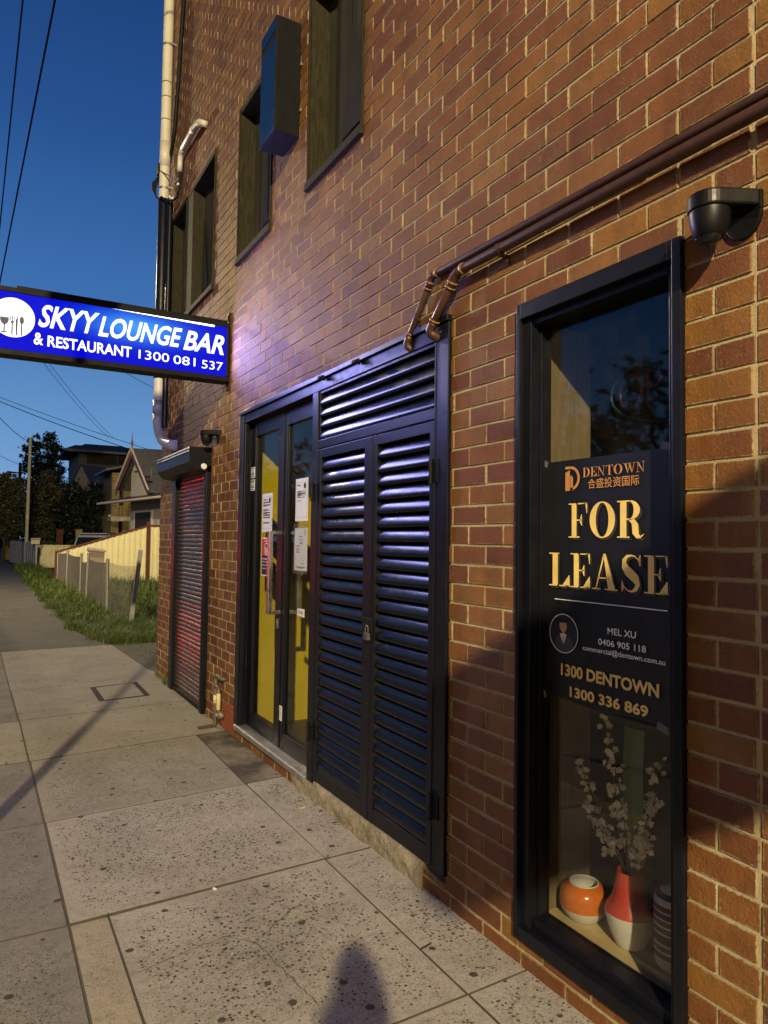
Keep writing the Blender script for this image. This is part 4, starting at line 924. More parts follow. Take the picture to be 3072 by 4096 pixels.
panels = [
 ((-1.325, 3.268), (-.285, 3.335), (-.288, 2.118), (-1.325, 2.085), AGG), ((-1.478, 3.262), (-1.333, 3.268), (-1.332, .4), (-1.478, .4), TAN), ((-1.325, 2.077), (-.288, 2.110), (-.29, .9), (-1.325, .88), AGG), ((-.280, 2.110), (.05, 2.125), (.05, .9), (-.282, .9), AGG),
 ((-1.325, .872), (-.29, .892), (-.29, -2.5), (-1.325, -2.5), AGG), ((-.282, .892), (.05, .892), (.05, -2.5), (-.282, -2.5), AGG),
 ((-1.484, 4.480), (-.285, 4.585), (-.279, 3.343), (-1.481, 3.278), AGG), ((-.277, 4.590), (.12, 4.63), (.12, 3.362), (-.277, 3.343), AGG), ((-.280, 3.335), (.10, 3.352), (.10, 2.133), (-.281, 2.118), AGG),
 ((-1.496, 5.745), (-.263, 5.905), (-.284, 4.594), (-1.487, 4.489), AGG2), ((-.255, 5.905), (.12, 5.955), (.12, 4.64), (-.276, 4.600), DRK),
 ((-1.510, 7.045), (.05, 7.215), (.05, 5.957), (-1.500, 5.755), SMO), ((-1.535, 8.395), (.05, 8.77), (.05, 7.221), (-1.512, 7.052), SMO), ((-1.575, 11.3), (-.10, 11.45), (-.02, 9.2), (.05, 8.776), (-1.54, 8.402), SMO),
 ((-3.1, 3.262), (-1.488, 3.264), (-1.486, .4), (-3.1, .4), ROU), ((-3.1, 4.470), (-1.494, 4.478), (-1.488, 3.272), (-3.1, 3.270), ROU), ((-3.1, 5.735), (-1.505, 5.745), (-1.496, 4.486), (-3.1, 4.478), ROU), ((-3.1, 6.95), (-1.518, 7.02), (-1.508, 5.755), (-3.1, 5.745), SMO), ((-3.1, 11.3), (-1.585, 11.3), (-1.528, 7.03), (-3.1, 6.96), ROU),
 ((-1.478, .392), (-1.332, .392), (-1.332, -2.5), (-1.478, -2.5), TAN), ((-3.1, .392), (-1.486, .392), (-1.486, -2.5), (-3.1, -2.5), ROU),
 ((-3.1, 19.0), (-.42, 19.0), (-.42, 14.0), (-.38, 13.0), (-.25, 12.0), (-.12, 11.46), (-1.58, 11.31), (-3.1, 11.31), OLDP), ((-3.1, 33), (-.45, 33), (-.42, 19.02), (-3.1, 19.02), OLDP), ((-3.1, 95), (-.35, 95), (-.45, 33.02), (-3.1, 33.02), OLDP), ((-3.1, -2.508), (.05, -2.508), (.05, -30), (-3.1, -30), ROU)]
mats = []; b = MB(); rr = random.Random(4); inner_att = []; JD = simple('joint_dirt', (.060, .050, .036), .95, vs=20); mats.append(JD); side_i = 0
for pn in panels:
    pts, mt = pn[:-1], pn[-1]
    if mt not in mats: mats.append(mt)
    mi = mats.index(mt); n = len(pts); dz = rr.uniform(-.0015, .0015); e = .0032
    cx = sum(p[0] for p in pts)/n; cy = sum(p[1] for p in pts)/n
    top = []
    for x, y in pts:
        d = Vector((cx-x, cy-y)); d = d.normalized() if d.length else d
        top.append((x+d.x*e*rr.uniform(.6, 1.3), y+d.y*e*rr.uniform(.6, 1.3), .0+dz))
    bot = [(x, y, -.012) for x, y in pts]
    inn = []
    for x, y in pts:
        inn.append((x+max(-.075, min(.075, (cx-x)*.4)), y+max(-.075, min(.075, (cy-y)*.4)), dz))
    b.add(top+bot+inn, [tuple(range(2*n, 3*n))]+[(i, (i+1) % n, (i+1) % n+2*n, i+2*n) for i in range(n)], mi)
    o_ = len(b.v)-3*n
    for i in range(n): b.f.append((o_+i, o_+(i+1) % n, o_+(i+1) % n+n, o_+i+n)); b.m.append(side_i); b.a.append(0)
    inner_att += [0.0]*(2*n)+[1.0]*n
fp = struct(b.build('footpath', mats)); 
# make faces consistent
bpy.context.view_layer.objects.active = fp
import bmesh
ia = fp.data.attributes.new('inner', 'FLOAT', 'POINT'); ia.data.foreach_set('value', inner_att)
bm = bmesh.new(); bm.from_mesh(fp.data); bmesh.ops.recalc_face_normals(bm, faces=bm.faces); bm.to_mesh(fp.data); bm.free()
b = MB(); b.quad((-3.11, -30, -.009), (.3, -30, -.009), (.3, 95, -.009), (-3.11, 95, -.009)); struct(b.build('footpath_bed', simple('joint_dirt', (.075, .062, .043), .95, vs=20)))
b = MB(); b.box(-3.26, -3.11, -30, 95, -.16, .0); struct(b.build('kerb', conc_mat('kerb_concrete', (.22, .20, .16), (.32, .29, .24)), bevel=.02))
b = MB(); b.quad((-13, -60, -.13), (-3.26, -60, -.13), (-3.26, 150, -.13), (-13, 150, -.13)); struct(b.build('road', pave_mat('asphalt', (.045, .045, .047), (.07, .07, .07), (.10, .10, .10), .5, 90, False)))
SOIL = MT('soil_and_short_grass'); co = SOIL.coord(); k = SOIL.mix(SOIL.rmap(SOIL.noise(co, 3, 7, .7), .4, .62), (.085, .066, .042), (.030, .052, .016)); SOIL.col(k); SOIL.set(.95, 0, .2); SOIL.bump(SOIL.noise(co, 30, 5), 1, .03)
b = MB(); N = 30
b.quad((-.46, 8.78, -.010), (.02, 8.78, -.010), (70, 8.78, -.010), (70, 11, -.010)) if False else None
b.quad((-300, -200, -.2), (300, -200, -.2), (300, 500, -.2), (-300, 500, -.2)); struct(b.build('ground', SOIL.m))
b = MB(); b.quad((-.50, 11.2, -.006), (40, 11.2, -.006), (40, 90, -.006), (-.50, 90, -.006)); b.quad((.0, 8.76, -.007), (40, 8.76, -.007), (40, 11.2, -.007), (-.14, 11.2, -.007)); struct(b.build('vacant_lot', SOIL.m))
b = MB(); b.add([(-.44, 28.9, .001), (3.6, 28.9, .001), (3.6, 40.5, .001), (-.44, 40.5, .001)], [(0, 1, 2, 3)]); struct(b.build('driveway', OLDP))
b = MB(); b.add([(-.10, 11.44, -.002), (-.01, 9.2, -.002), (.05, 8.80, -.002), (1.6, 8.80, -.002), (1.8, 11.6, -.002), (.1, 11.5, -.002)], [(5, 4, 3, 2, 1, 0)]); struct(b.build('side_slab', OLDP))
# inspection pit lid
pit = thing('pit_lid', 'square utility pit lid set in the footpath with dark edges', 'pit lid', (-.55, 7.95, 0))
b = MB(); A = [(-.795, 7.52), (-.295, 7.585), (-.285, 8.365), (-.79, 8.26)]; I = [(-.738, 7.565), (-.347, 7.622), (-.339, 8.322), (-.735, 8.228)]
b.add([(x, y, .003) for x, y in A]+[(x, y, .003) for x, y in I], [(0, 1, 5, 4), (1, 2, 6, 5), (2, 3, 7, 6), (3, 0, 4, 7)]); b.build('frame', simple('dark_iron', (.010, .010, .010), .8, 0, .2, .3, 30, .2), pit)
b = MB(); b.add([(x, y, .002) for x, y in I], [(0, 1, 2, 3)]); b.build('infill', SMO, pit)
b = MB(); b.add([(-.200, 6.062, .004), (-.042, 6.075, .004), (-.040, 6.178, .004), (-.195, 6.158, .004)], [(0, 1, 2, 3)]); o = b.build('rusty_cover', RUST); tag(o, 'small rusty iron cover plate in the footpath by the gas pipe', 'cover plate')
# litter
def litter(name, lab, x, y, l, w, rot, m, cat, h=.004):
    b = MB(); b.obox((x, y, h), ((math.cos(rot), math.sin(rot), 0), (-math.sin(rot), math.cos(rot), 0), (0, 0, 1)), (l, w, h*.8)); o = b.build(name, m, None, bevel=.001); tag(o, lab, cat)
litter('paper_scrap', 'tiny white paper scrap in the footpath joint', -.865, 3.285, .011, .005, 1.9, WHITEP, 'litter')
litter('cigarette_butt', 'pale cigarette butt lying on the footpath near the concrete step', -.115, 4.02, .020, .004, .35, simple('butt', (.55, .42, .25), .8), 'litter')
litter('twig', 'short dark twig on the wall side of the footpath near the shop window', -.255, 2.435, .03, .0025, .25, simple('twig', (.03, .022, .015), .9), 'twig')
PEB = simple('pale_pebble', (.42, .38, .31), .8)
for i, (x, y) in enumerate([(-.43, 2.52), (-.60, 2.25), (-.30, 2.28), (-.95, 2.75)]):
    litter('pebble', ['white pebble on the footpath right of the head of the shadow', 'white pebble on the footpath inside the person shadow', 'white pebble on the footpath below the tall window', 'white pebble on the footpath left of the shadow'][i], x, y, .0035, .0025, i, PEB, 'pebble', .002)
# cracks in the near slab
def crack(pts, w=.0022):
    b = MB(); rr = random.Random(len(pts)); q = []
    for i in range(len(pts)-1):
        for k in range(7):
            f = k/7; q.append((pts[i][0]+(pts[i+1][0]-pts[i][0])*f+rr.uniform(-.006, .006), pts[i][1]+(pts[i+1][1]-pts[i][1])*f+rr.uniform(-.006, .006)))
    for i in range(len(q)-1):
        d = (Vector(q[i+1])-Vector(q[i])).normalized(); n = Vector((-d.y, d.x))*w*rr.uniform(.5, 1.2)
        b.add([(q[i][0]-n.x, q[i][1]-n.y, .0022), (q[i+1][0]-n.x, q[i+1][1]-n.y, .0022), (q[i+1][0]+n.x, q[i+1][1]+n.y, .0022), (q[i][0]+n.x, q[i][1]+n.y, .0022)], [(0, 1, 2, 3)])
    return struct(b.build('footpath_crack', simple('crack_dirt', (.06, .05, .035), .95)))
crack([(-1.30, 2.80), (-1.05, 2.86), (-.93, 2.88), (-.84, 2.78), (-.72, 2.88), (-.62, 2.95), (-.50, 3.02)]); crack([(-.84, 2.78), (-.82, 2.60), (-.80, 2.45), (-.78, 2.3)])

# ------------------------------------------------------------ grass
GR = MT('grass_blades'); at = GR.n('ShaderNodeAttribute', attribute_name='rnd').outputs['Fac']
GR.col(GR.ramp(at, [(0, (.028, .056, .010)), (.45, (.068, .118, .018)), (.8, (.115, .155, .030)), (1, (.26, .22, .09))])); GR.set(.6, 0, .3)
def grass(name, regions, seed):
    b = MB(); r = random.Random(seed)
    hsh = lambda x, y: .5+.5*math.sin(x*2.3+1.7*math.sin(y*1.1))*math.sin(y*1.9+1.3*math.sin(x*1.7+y*.6))
    for (fx0, fx1, y0, y1, n, h0, h1, wd) in regions:
        for _ in range(n):
            y = r.uniform(y0, y1); x = r.uniform(fx0(y), fx1(y)); q = hsh(x*3, y*2)
            if r.random() > .30+.9*q: continue
            h = r.uniform(h0, h1)*(.55+.8*q)*(1 if r.random() < .93 else 1.7); a = r.uniform(0, 6.28); ln = h*r.uniform(.3, 1.25); w = wd*r.uniform(.4, 1.0)
            dx, dy = math.cos(a), math.sin(a); px, py = -dy*w, dx*w; c = min(1, max(0, r.gauss(.25+.4*q, .22)))
            b.add([(x-px, y-py, -.01), (x+px, y+py, -.01), (x+dx*ln*.35-px*.7, y+dy*ln*.35-py*.7, h*.6), (x+dx*ln*.35+px*.7, y+dy*ln*.35+py*.7, h*.6), (x+dx*ln, y+dy*ln, h*r.uniform(.55, 1.0))], [(0, 1, 3, 2), (2, 3, 4)], 0, c)
            if r.random() < .035:   # broad weed leaves
                for k in range(4):
                    an = a+k*1.57; l = h0*r.uniform(.5, 1.2); e = (math.cos(an), math.sin(an))
                    b.add([(x, y, .01), (x+e[0]*l*.5-e[1]*l*.22, y+e[1]*l*.5+e[0]*l*.22, l*.5), (x+e[0]*l, y+e[1]*l, l*.55), (x+e[0]*l*.5+e[1]*l*.22, y+e[1]*l*.5-e[0]*l*.22, l*.5)], [(0, 1, 2, 3)], 0, r.uniform(.6, .95))
    o = b.build(name, GR.m, None, attr=True); struct(o, 'stuff'); return o
edge = lambda y: -.10 if y < 12 else (-.25-.12*min(1, (y-12)/1.5) if y < 14 else -.42)
edge2 = lambda y: edge(y) + .07*math.sin(y*3.1)+.05*math.sin(y*7.7)+random.uniform(-.10, .06)
grass('verge_grass', [(edge2, lambda y: .9, 11.45, 14, 13000, .05, .20, .004), (edge2, lambda y: .9, 14, 19, 11000, .06, .24, .006), (edge2, lambda y: 1.0, 19, 28.6, 9500, .08, .28, .009),
                       (lambda y: .9, lambda y: 5.0, 11.6, 18, 10000, .08, .28, .007), (lambda y: .9, lambda y: 6.5, 18, 27.2, 10000, .12, .36, .010),
                       (lambda y: -.42, lambda y: .7, 29.0, 41, 6500, .10, .38, .012), (lambda y: .02, lambda y: .35, 8.9, 11.3, 260, .02, .08, .003), (lambda y: -.06+.02, lambda y: .0, 8.0, 8.7, 90, .02, .13, .0022), (lambda y: -3.1, lambda y: -2.2, 11, 16, 500, .03, .1, .005)], 8)
def tuft(x, y, n, h, lab):
    b = MB(); r = random.Random(int(x*1000+y*77))
    for _ in range(n):
        a = r.uniform(0, 6.28); l = r.uniform(.2, .9)*h; d = (math.cos(a)*l, math.sin(a)*l); w = .0016
        b.add([(x-d[1]*w/l, y+d[0]*w/l, 0), (x+d[1]*w/l, y-d[0]*w/l, 0), (x+d[0], y+d[1], r.uniform(.3, 1)*h)], [(0, 1, 2)], 0, r.random())
    o = b.build('weed', GR.m, None, attr=True); tag(o, lab, 'weed')
tuft(-.275, 3.325, 40, .03, 'small green weed growing at the crossing of two footpath joints'); tuft(-1.335, 3.27, 14, .02, 'tiny weed in the footpath joint at the end of the tan strip'); tuft(-.04, 8.10, 70, .14, 'grass tuft at the foot of the wall left of the roller shutter'); tuft(-1.65, 5.755, 24, .03, 'small weed in the joint of the outer rough slabs')
# ------------------------------------------------------------ wire fence along the path
GPOST = simple('grey_painted_post', (.36, .335, .32), .55, .2, .4, .2, 20); WIRE = simple('fence_wire', (.30, .285, .27), .5, .4, .4)
wfence = thing('wire_fence', 'leaning old wire mesh front fence with grey posts beside the footpath', 'fence', (.5, 20, 0))
def post(x, y, h, lx=0., ly=0., r=.035, cap=True, name='post'):
    b = MB(); b.tube([(x, y, -.1), (x+lx, y+ly, h)], r, 10)
    if cap: b.lathe([(r*1.25, 0), (r*1.3, .02), (r*.9, .05), (0, .06)], (x+lx, y+ly, h-.01), 10)
    return b.build(name, GPOST, wfence)
b = MB(); b.obox((.642, 13.7, .68), ((1, 0, -.10), (0, 1, 0), (.105, 0, 1)), (.038, .03, .72)); b.build('end_post', GPOST, wfence, bevel=.004)
PY = [(.515, 16.1, 1.13, -.02), (.50, 19.5, 1.20, .03), (.50, 20.75, 1.16, .0), (.50, 24.4, 1.17, .02), (.50, 28.3, 1.13, .0)]
for x, y, h, lx in PY: post(x, y, h, lx)
def mesh_panel(a, c, ha, hc, pitch, lean=(0, 0), wr=.0028, rows=9):
    b = MB(); L = math.hypot(c[0]-a[0], c[1]-a[1]); n = int(L/pitch)
    ps = []
    for i in range(n+1):
        f = i/n; x = a[0]+(c[0]-a[0])*f; y = a[1]+(c[1]-a[1])*f; h = ha+(hc-ha)*f-.04*math.sin(f*3.14)
        lx = lean[0]+(lean[1]-lean[0])*f
        j = random.uniform(-.004, .004); w = wr
        b.add([(x+j-w, y-w, .02), (x+j+w, y+w, .02), (x+lx+w, y+w, h), (x+lx-w, y-w, h)], [(0, 1, 2, 3)])
        b.add([(x+j-w, y+w, .02), (x+j+w, y-w, .02), (x+lx+w, y-w, h), (x+lx-w, y+w, h)], [(0, 1, 2, 3)])
        ps.append((x, y, h, lx))
    zs = [.06, .16, .30, .45, .60, .72, .80, .85, .90, .94, .97, .995][:rows+3]
    for z in zs:
        for i in range(n):
            x, y, h, lx = ps[i]; x2, y2, h2, l2 = ps[i+1]; w = wr*1.1
            b.add([(x+lx*z, y, h*z-w), (x2+l2*z, y2, h2*z-w), (x2+l2*z, y2, h2*z+w), (x+lx*z, y, h*z+w)], [(0, 1, 2, 3)])
    return b.build('wire_mesh', WIRE, wfence)
mesh_panel((.575, 13.72), (.515, 16.08), 1.10, 1.10, .05, (.10, -.02), .0019); mesh_panel((.515, 16.12), (.50, 19.48), 1.09, 1.07, .045, (-.02, .03), .0026); mesh_panel((.50, 20.78), (.50, 24.38), 1.10, 1.10, .055, (0, .02), .0050); mesh_panel((.50, 24.42), (.50, 28.28), 1.12, 1.08, .07, (0, 0), .0062); mesh_panel((.50, 19.55), (.50, 20.70), 1.0, 1.0, .07, (0, 0), .0045, 5)
# box with lid behind the fence
BX = simple('faded_pink_beige', (.40, .30, .25), .6, 0, .4, .12, 6)
bx = thing('letter_box', 'faded beige box with an overhanging lid standing behind the wire fence', 'letter box', (1.0, 22, 0))
b = MB(); b.add([(.87, 21.8, .15), (1.20, 21.8, .15), (1.20, 22.2, .15), (.87, 22.2, .15), (.83, 21.78, 1.23), (1.235, 21.78, 1.19), (1.235, 22.22, 1.19), (.83, 22.22, 1.23)], [(0, 3, 2, 1), (0, 1, 5, 4), (1, 2, 6, 5), (2, 3, 7, 6), (3, 0, 4, 7), (4, 5, 6, 7)]); b.build('body', BX, bx, bevel=.01)
b = MB(); b.add([(.80, 21.74, 1.231), (1.27, 21.74, 1.19), (1.27, 22.26, 1.19), (.80, 22.26, 1.231), (.80, 21.74, 1.30), (1.27, 21.74, 1.245), (1.25, 22.26, 1.29), (.82, 22.26, 1.34)], [(0, 3, 2, 1), (0, 1, 5, 4), (1, 2, 6, 5), (2, 3, 7, 6), (3, 0, 4, 7), (4, 5, 6, 7)]); b.build('lid', BX, bx, bevel=.01)
b = MB(); b.tube([(.9, 22, -.1), (.9, 22, .16)], .03, 8); b.tube([(1.16, 22, -.1), (1.16, 22, .16)], .03, 8); b.each('leg', GPOST, bx)

# ------------------------------------------------------------ yellow sheet fence
YF_ = simple('pale_yellow_steel', (.82, .75, .44), .5, 0, .4, .07, 3); OX = simple('oxide_red_paint', (.115, .032, .022), .5, 0, .4, .2, 6)
yf = thing('steel_fence', 'pale yellow sheet steel side fence raked up from the path with dark red capping', 'fence', (2, 27.5, 0))
def topz(x): return 1.10+(2.09-1.10)*max(0, min(1, (x-.46)/(3.52-.46)))**1.08
b = MB(); x = .47; 
while x < 3.50:
    x2 = min(3.50, x+.195); z1, z2 = topz(x)-.04, topz(x2)-.04
    for (u0, u1, d0, d1) in ((x, x+.012, 0, .022), (x+.012, x+.09, .022, .022), (x+.09, x+.104, .022, .0), (x+.104, x2, .0, .0)):
        f = lambda u: topz(u)-.04
        b.quad((u0, 27.5-d0, -.05), (u1, 27.5-d1, -.05), (u1, 27.5-d1, f(u1)), (u0, 27.5-d0, f(u0)))
    x = x2
b.build('sheet_panel', YF_, yf)
b = MB(); x = 3.64
while x < 9:
    for (u0, u1, d0, d1) in ((x, x+.012, 0, .022), (x+.012, x+.09, .022, .022), (x+.09, x+.104, .022, .0), (x+.104, x+.195, .0, .0)): b.quad((u0, 27.5-d0, -.05), (u1, 27.5-d1, -.05), (u1, 27.5-d1, 2.06), (u0, 27.5-d0, 2.06))
    x += .195
b.build('sheet_panel', YF_, yf)
b = MB(); b.add([(.44, 27.46, topz(.44)-.05), (3.49, 27.46, topz(3.49)-.05), (3.49, 27.46, topz(3.49)+.02), (.44, 27.46, topz(.44)+.02), (.44, 27.54, topz(.44)-.05), (3.49, 27.54, topz(3.49)-.05), (3.49, 27.54, topz(3.49)+.02), (.44, 27.54, topz(.44)+.02)], [(0, 1, 2, 3), (3, 2, 6, 7), (4, 7, 6, 5), (0, 3, 7, 4), (1, 5, 6, 2), (0, 4, 5, 1)]); b.box(3.64, 9, 27.46, 27.54, 2.05, 2.12); b.build('capping', OX, yf)
b = MB(); b.box(3.50, 3.62, 27.43, 27.57, -.1, 2.24); b.build('post', OX, yf, bevel=.006)
b = MB(); b.box(.40, .47, 27.44, 27.56, -.1, 1.13); b.build('post', OX, yf, bevel=.006)

# ------------------------------------------------------------ driveway end: low yellow fence, mail box, wire fence return, brick pillar
lf = thing('low_fence', 'low pale yellow sheet fence across the far side of the driveway', 'fence', (1.4, 41.5, 0))
b = MB(); x = .70
while x < 2.6:
    for (u0, u1, d0, d1) in ((x, x+.02, 0, .03), (x+.02, x+.13, .03, .03), (x+.13, x+.15, .03, .0), (x+.15, x+.28, .0, .0)): b.quad((u0, 41.5-d0, -.05), (u1, 41.5-d1, -.05), (u1, 41.5-d1, 1.14), (u0, 41.5-d0, 1.14))
    x += .28
b.build('sheet_panel', YF_, lf); b = MB(); b.box(.68, 2.65, 41.44, 41.56, 1.13, 1.19); b.build('capping', YF_, lf)
mb = thing('mail_box', 'cream mail box on top of the grey fence post by the driveway', 'mail box', (.5, 40, 1.25))
CR = simple('cream_paint', (.56, .50, .33), .5)
b = MB(); b.box(.30, .70, 39.85, 40.15, 1.24, 1.47); b.build('body', CR, mb, bevel=.01); b = MB(); b.add([(.27, 39.8, 1.471), (.73, 39.8, 1.471), (.73, 40.2, 1.471), (.27, 40.2, 1.471), (.29, 39.95, 1.55), (.71, 39.95, 1.55), (.71, 40.05, 1.55), (.29, 40.05, 1.55)], [(0, 3, 2, 1), (0, 1, 5, 4), (1, 2, 6, 5), (2, 3, 7, 6), (3, 0, 4, 7), (4, 5, 6, 7)]); b.build('lid', CR, mb)
gf = thing('grey_fence', 'short grey sheet front fence beyond the driveway, with the cream mail box at its end', 'fence', (.1, 44, 0))
b = MB(); b.box(.52, .60, 39.95, 40.05, -.1, 1.24); b.build('post', GPOST, gf)
b = MB()
for i in range(16):
    y = 40.05+.7*i; x = .53-.052*i; b.quad((x, y, -.05), (x-.052, y+.7, -.05), (x-.052, y+.7, 1.33), (x, y, 1.28)); b.box(x-.02, x+.02, y-.03, y+.03, 0, 1.36)
b.build('sheet_panel', simple('grey_sheet', (.22, .21, .20), .6), gf)
CB = simple('cream_brick', (.42, .32, .15), .8, 0, .3, .25, 14, .5, 30)
def course_brick(name, c):
    t = MT(name); bt = t.n('ShaderNodeTexBrick'); co = t.n('ShaderNodeTexCoord').outputs['Object']; sx = t.n('ShaderNodeSeparateXYZ'); t.l(co, sx.inputs[0]); cx = t.n('ShaderNodeCombineXYZ')
    t.l(t.math('ADD', sx.outputs['X'], sx.outputs['Y']), cx.inputs[0]); t.l(sx.outputs['Z'], cx.inputs[1]); t.l(cx.outputs[0], bt.inputs['Vector'])
    bt.inputs['Scale'].default_value = 1; bt.inputs['Brick Width'].default_value = .24; bt.inputs['Row Height'].default_value = .086; bt.inputs['Mortar Size'].default_value = .010
    bt.inputs['Color1'].default_value = (*c, 1); bt.inputs['Color2'].default_value = (*[x*.62 for x in c], 1); bt.inputs['Mortar'].default_value = (*[x*.35 for x in c], 1)
    t.col(bt.outputs['Color']); t.set(.85, 0, .3); return t.m
CB = course_brick('cream_brick', (.46, .34, .13))
bp = thing('brick_front_wall', 'cream brick front fence pillar and low wall at the end of the path', 'wall', (0, 54, 0))
b = MB(); b.box(-.13, .25, 54, 54.4, 0, 1.60); b.build('pillar', CB, bp); b = MB(); b.box(-.42, -.14, 55.5, 55.9, 0, 1.95); b.build('pillar', CB, bp); b = MB(); b.box(.2505, .9, 54.1, 54.3, 0, .98); b.box(-.40, -.2, 55.901, 75, 0, .95); b.each('low_wall', CB, bp)
b = MB(); b.box(-.16, .28, 53.97, 54.43, 1.601, 1.66); b.build('capping', CR, bp)
b = MB()
for k in range(10): b.box(.30+.22*k, .33+.22*k, 54.18, 54.21, .985, 1.40)
b.box(.28, 2.6, 54.17, 54.22, 1.40, 1.45); b.build('railing', GPOST, bp)
for (x, y, h, lab) in ((2.0, 44.5, 2.0, 'dim reddish brick gate pillar behind the parked car, on the left'), (3.0, 44.5, 2.02, 'cream brick gate pillar behind the parked car, above its roof')):
    b = MB(); b.box(x-.17, x+.17, y-.17, y+.17, 0, h); b.box(x-.20, x+.20, y-.20, y+.20, h+.001, h+.06); o = b.build('gate_pillar', CB if x > 2.5 else course_brick('red_brick', (.16, .06, .04)), None); tag(o, lab, 'pillar')

# ------------------------------------------------------------ parked car
SILV = simple('silver_car_paint', (.42, .43, .44), .25, .5, .5, .05, 20, 0, 80, .6); CGL = simple('dark_car_glass', (.010, .012, .014), .06, 0, .8); TYR = simple('tyre_rubber', (.018, .018, .018), .85); TLR = simple('red_lens', (.34, .012, .012), .15)
def make_car(lab, name='parked_car'):
    t = thing(name, lab, 'car', (0, 0, 0))
    # side profile (y along the car, rear at y=0), half width per station
    bt = MB(); W = .91
    low = [(0.02, .42), (0.0, .62), (.02, .98), (.10, 1.02), (4.45, 1.0), (4.62, .82), (4.66, .50), (4.55, .28), (.14, .28)]
    n = len(low)
    def sec(pts, w, tape=0): return [(-w+(tape if z > .95 else 0), y, z) for y, z in pts], [(w-(tape if z > .95 else 0), y, z) for y, z in pts]
    a, c = sec(low, W, .04); bt.add(a+c, [tuple(range(n))[::-1], tuple(range(n, 2*n))]+[(i, (i+1) % n, (i+1) % n+n, i+n) for i in range(n)])
    bo = bt.build('body', SILV, t, bevel=.06, seg=3)
    rf = MB(); gh = [(.06, 1.0), (.34, 1.70), (.55, 1.80), (2.4, 1.80), (2.9, 1.70), (3.62, 1.03)]
    k = len(gh); w0, w1 = .855, .66
    ww = [w0, w1+.02, w1, w1, w1+.02, w0]
    vs = [(-w, y, z) for (y, z), w in zip(gh, ww)]+[(w, y, z) for (y, z), w in zip(gh, ww)]
    rf.add(vs, [tuple(range(k))[::-1], tuple(range(k, 2*k))]+[(i, i+1, i+1+k, i+k) for i in range(k-1)]); rf.build('cabin', SILV, t, bevel=.04, seg=3)
    def pane(q, off, name):
        b = MB(); q = [Vector(p) for p in q]; nn = (q[1]-q[0]).cross(q[2]-q[0]).normalized()
        b.add([p+nn*off for p in q], [tuple(range(len(q)))]); b.add([p-nn*off for p in q], [tuple(range(len(q)))]); return b.build(name, CGL, t)
    pane([(-.74, .105, 1.09), (.74, .105, 1.09), (.64, .315, 1.62), (-.64, .315, 1.62)], .018, 'rear_window')
    pane([(-.74, 3.55, 1.09), (.74, 3.55, 1.09), (.63, 2.98, 1.66), (-.63, 2.98, 1.66)], .018, 'windscreen')
    for s in (-1, 1):
        pane([(s*.835, .30, 1.08), (s*.835, 1.30, 1.08), (s*.70, 1.30, 1.64), (s*.70, .48, 1.62)], .014, 'side_window'); pane([(s*.835, 1.38, 1.08), (s*.835, 2.30, 1.08), (s*.70, 2.30, 1.66), (s*.70, 1.38, 1.65)], .014, 'side_window'); pane([(s*.835, 2.38, 1.08), (s*.835, 3.30, 1.08), (s*.70, 2.75, 1.66), (s*.70, 2.38, 1.66)], .014, 'side_window')
        b = MB(); b.obox((s*.80, .055, 1.05), ((1, 0, 0), (0, 1, 0), (0, 0, 1)), (.085, .05, .20)); b.build('tail_light', TLR, t, bevel=.015)
        b = MB(); b.obox((s*.70, 4.60, .78), ((1, 0, 0), (0, 1, 0), (0, 0, 1)), (.17, .06, .09)); b.build('headlight', simple('clear_lens', (.5, .5, .5), .08, .3), t, bevel=.02)
        b = MB(); b.obox((s*1.0, 2.95, 1.12), ((1, 0, 0), (0, 1, 0), (0, 0, 1)), (.10, .05, .075)); b.build('wing_mirror', BLACK, t, bevel=.02)
        for y in (.85, 3.75):
            b = MB(); b.lathe([(.0, -.11), (.30, -.11), (.335, -.08), (.335, .08), (.30, .11), (.22, .11), (.20, .07), (0, .07)], (s*.80, y, .335), 24, [1, 0, 0, 0, 0, 1, 1], axis=(s, 0, 0)); b.build('wheel', [TYR, STEEL], t)
    b = MB(); b.box(-.88, .88, -.05, .10, .36, .58); b.build('bumper', SILV, t, bevel=.04)
    b = MB(); b.box(-.60, .60, .26, .44, 1.775, 1.815); b.build('spoiler', SILV, t, bevel=.012)
    b = MB(); b.box(-.26, .26, -.025, .01, .72, .84); b.build('number_plate', simple('plate', (.55, .45, .12), .5), t)
    for x in (-.58, .58):
        b = MB(); b.tube([(x, .7, 1.83), (x, 2.3, 1.83)], .018, 8); b.build('roof_rail', BLACK, t)
    return t
def place(t, x, y, az): t.location = (x, y, 0); t.rotation_euler = (0, 0, -R_(az))
car = make_car('silver estate car parked in the driveway behind the yellow fence, seen from behind'); place(car, 2.35, 33.6, 20)

# ------------------------------------------------------------ houses
def frame_at(P0, az):
    u = Vector((math.sin(R_(az)), math.cos(R_(az)), 0)); n = Vector((-math.cos(R_(az)), math.sin(R_(az)), 0))
    return lambda s, d, z: tuple(Vector((P0[0], P0[1], 0))+u*s-n*d+Vector((0, 0, z)))   # d = depth away from the street
def hexa(b, F, s0, s1, d0, d1, z0, z1, mi=0):
    v = [F(s, d, z) for s in (s0, s1) for d in (d0, d1) for z in (z0, z1)]
    b.add(v, [(0, 1, 3, 2), (4, 6, 7, 5), (0, 4, 5, 1), (2, 3, 7, 6), (0, 2, 6, 4), (1, 5, 7, 3)], mi)
FIB = simple('pale_grey_cladding', (.50, .485, .43), .7, 0, .3, .1, 2); ROOF = simple('dark_iron_roof', (.13, .125, .125), .55, .2, .4, .2, 4); TRIM = simple('pale_trim_paint', (.55, .50, .40), .6); DWIN = simple('dark_house_window', (.035, .034, .033), .6, 0, .1)
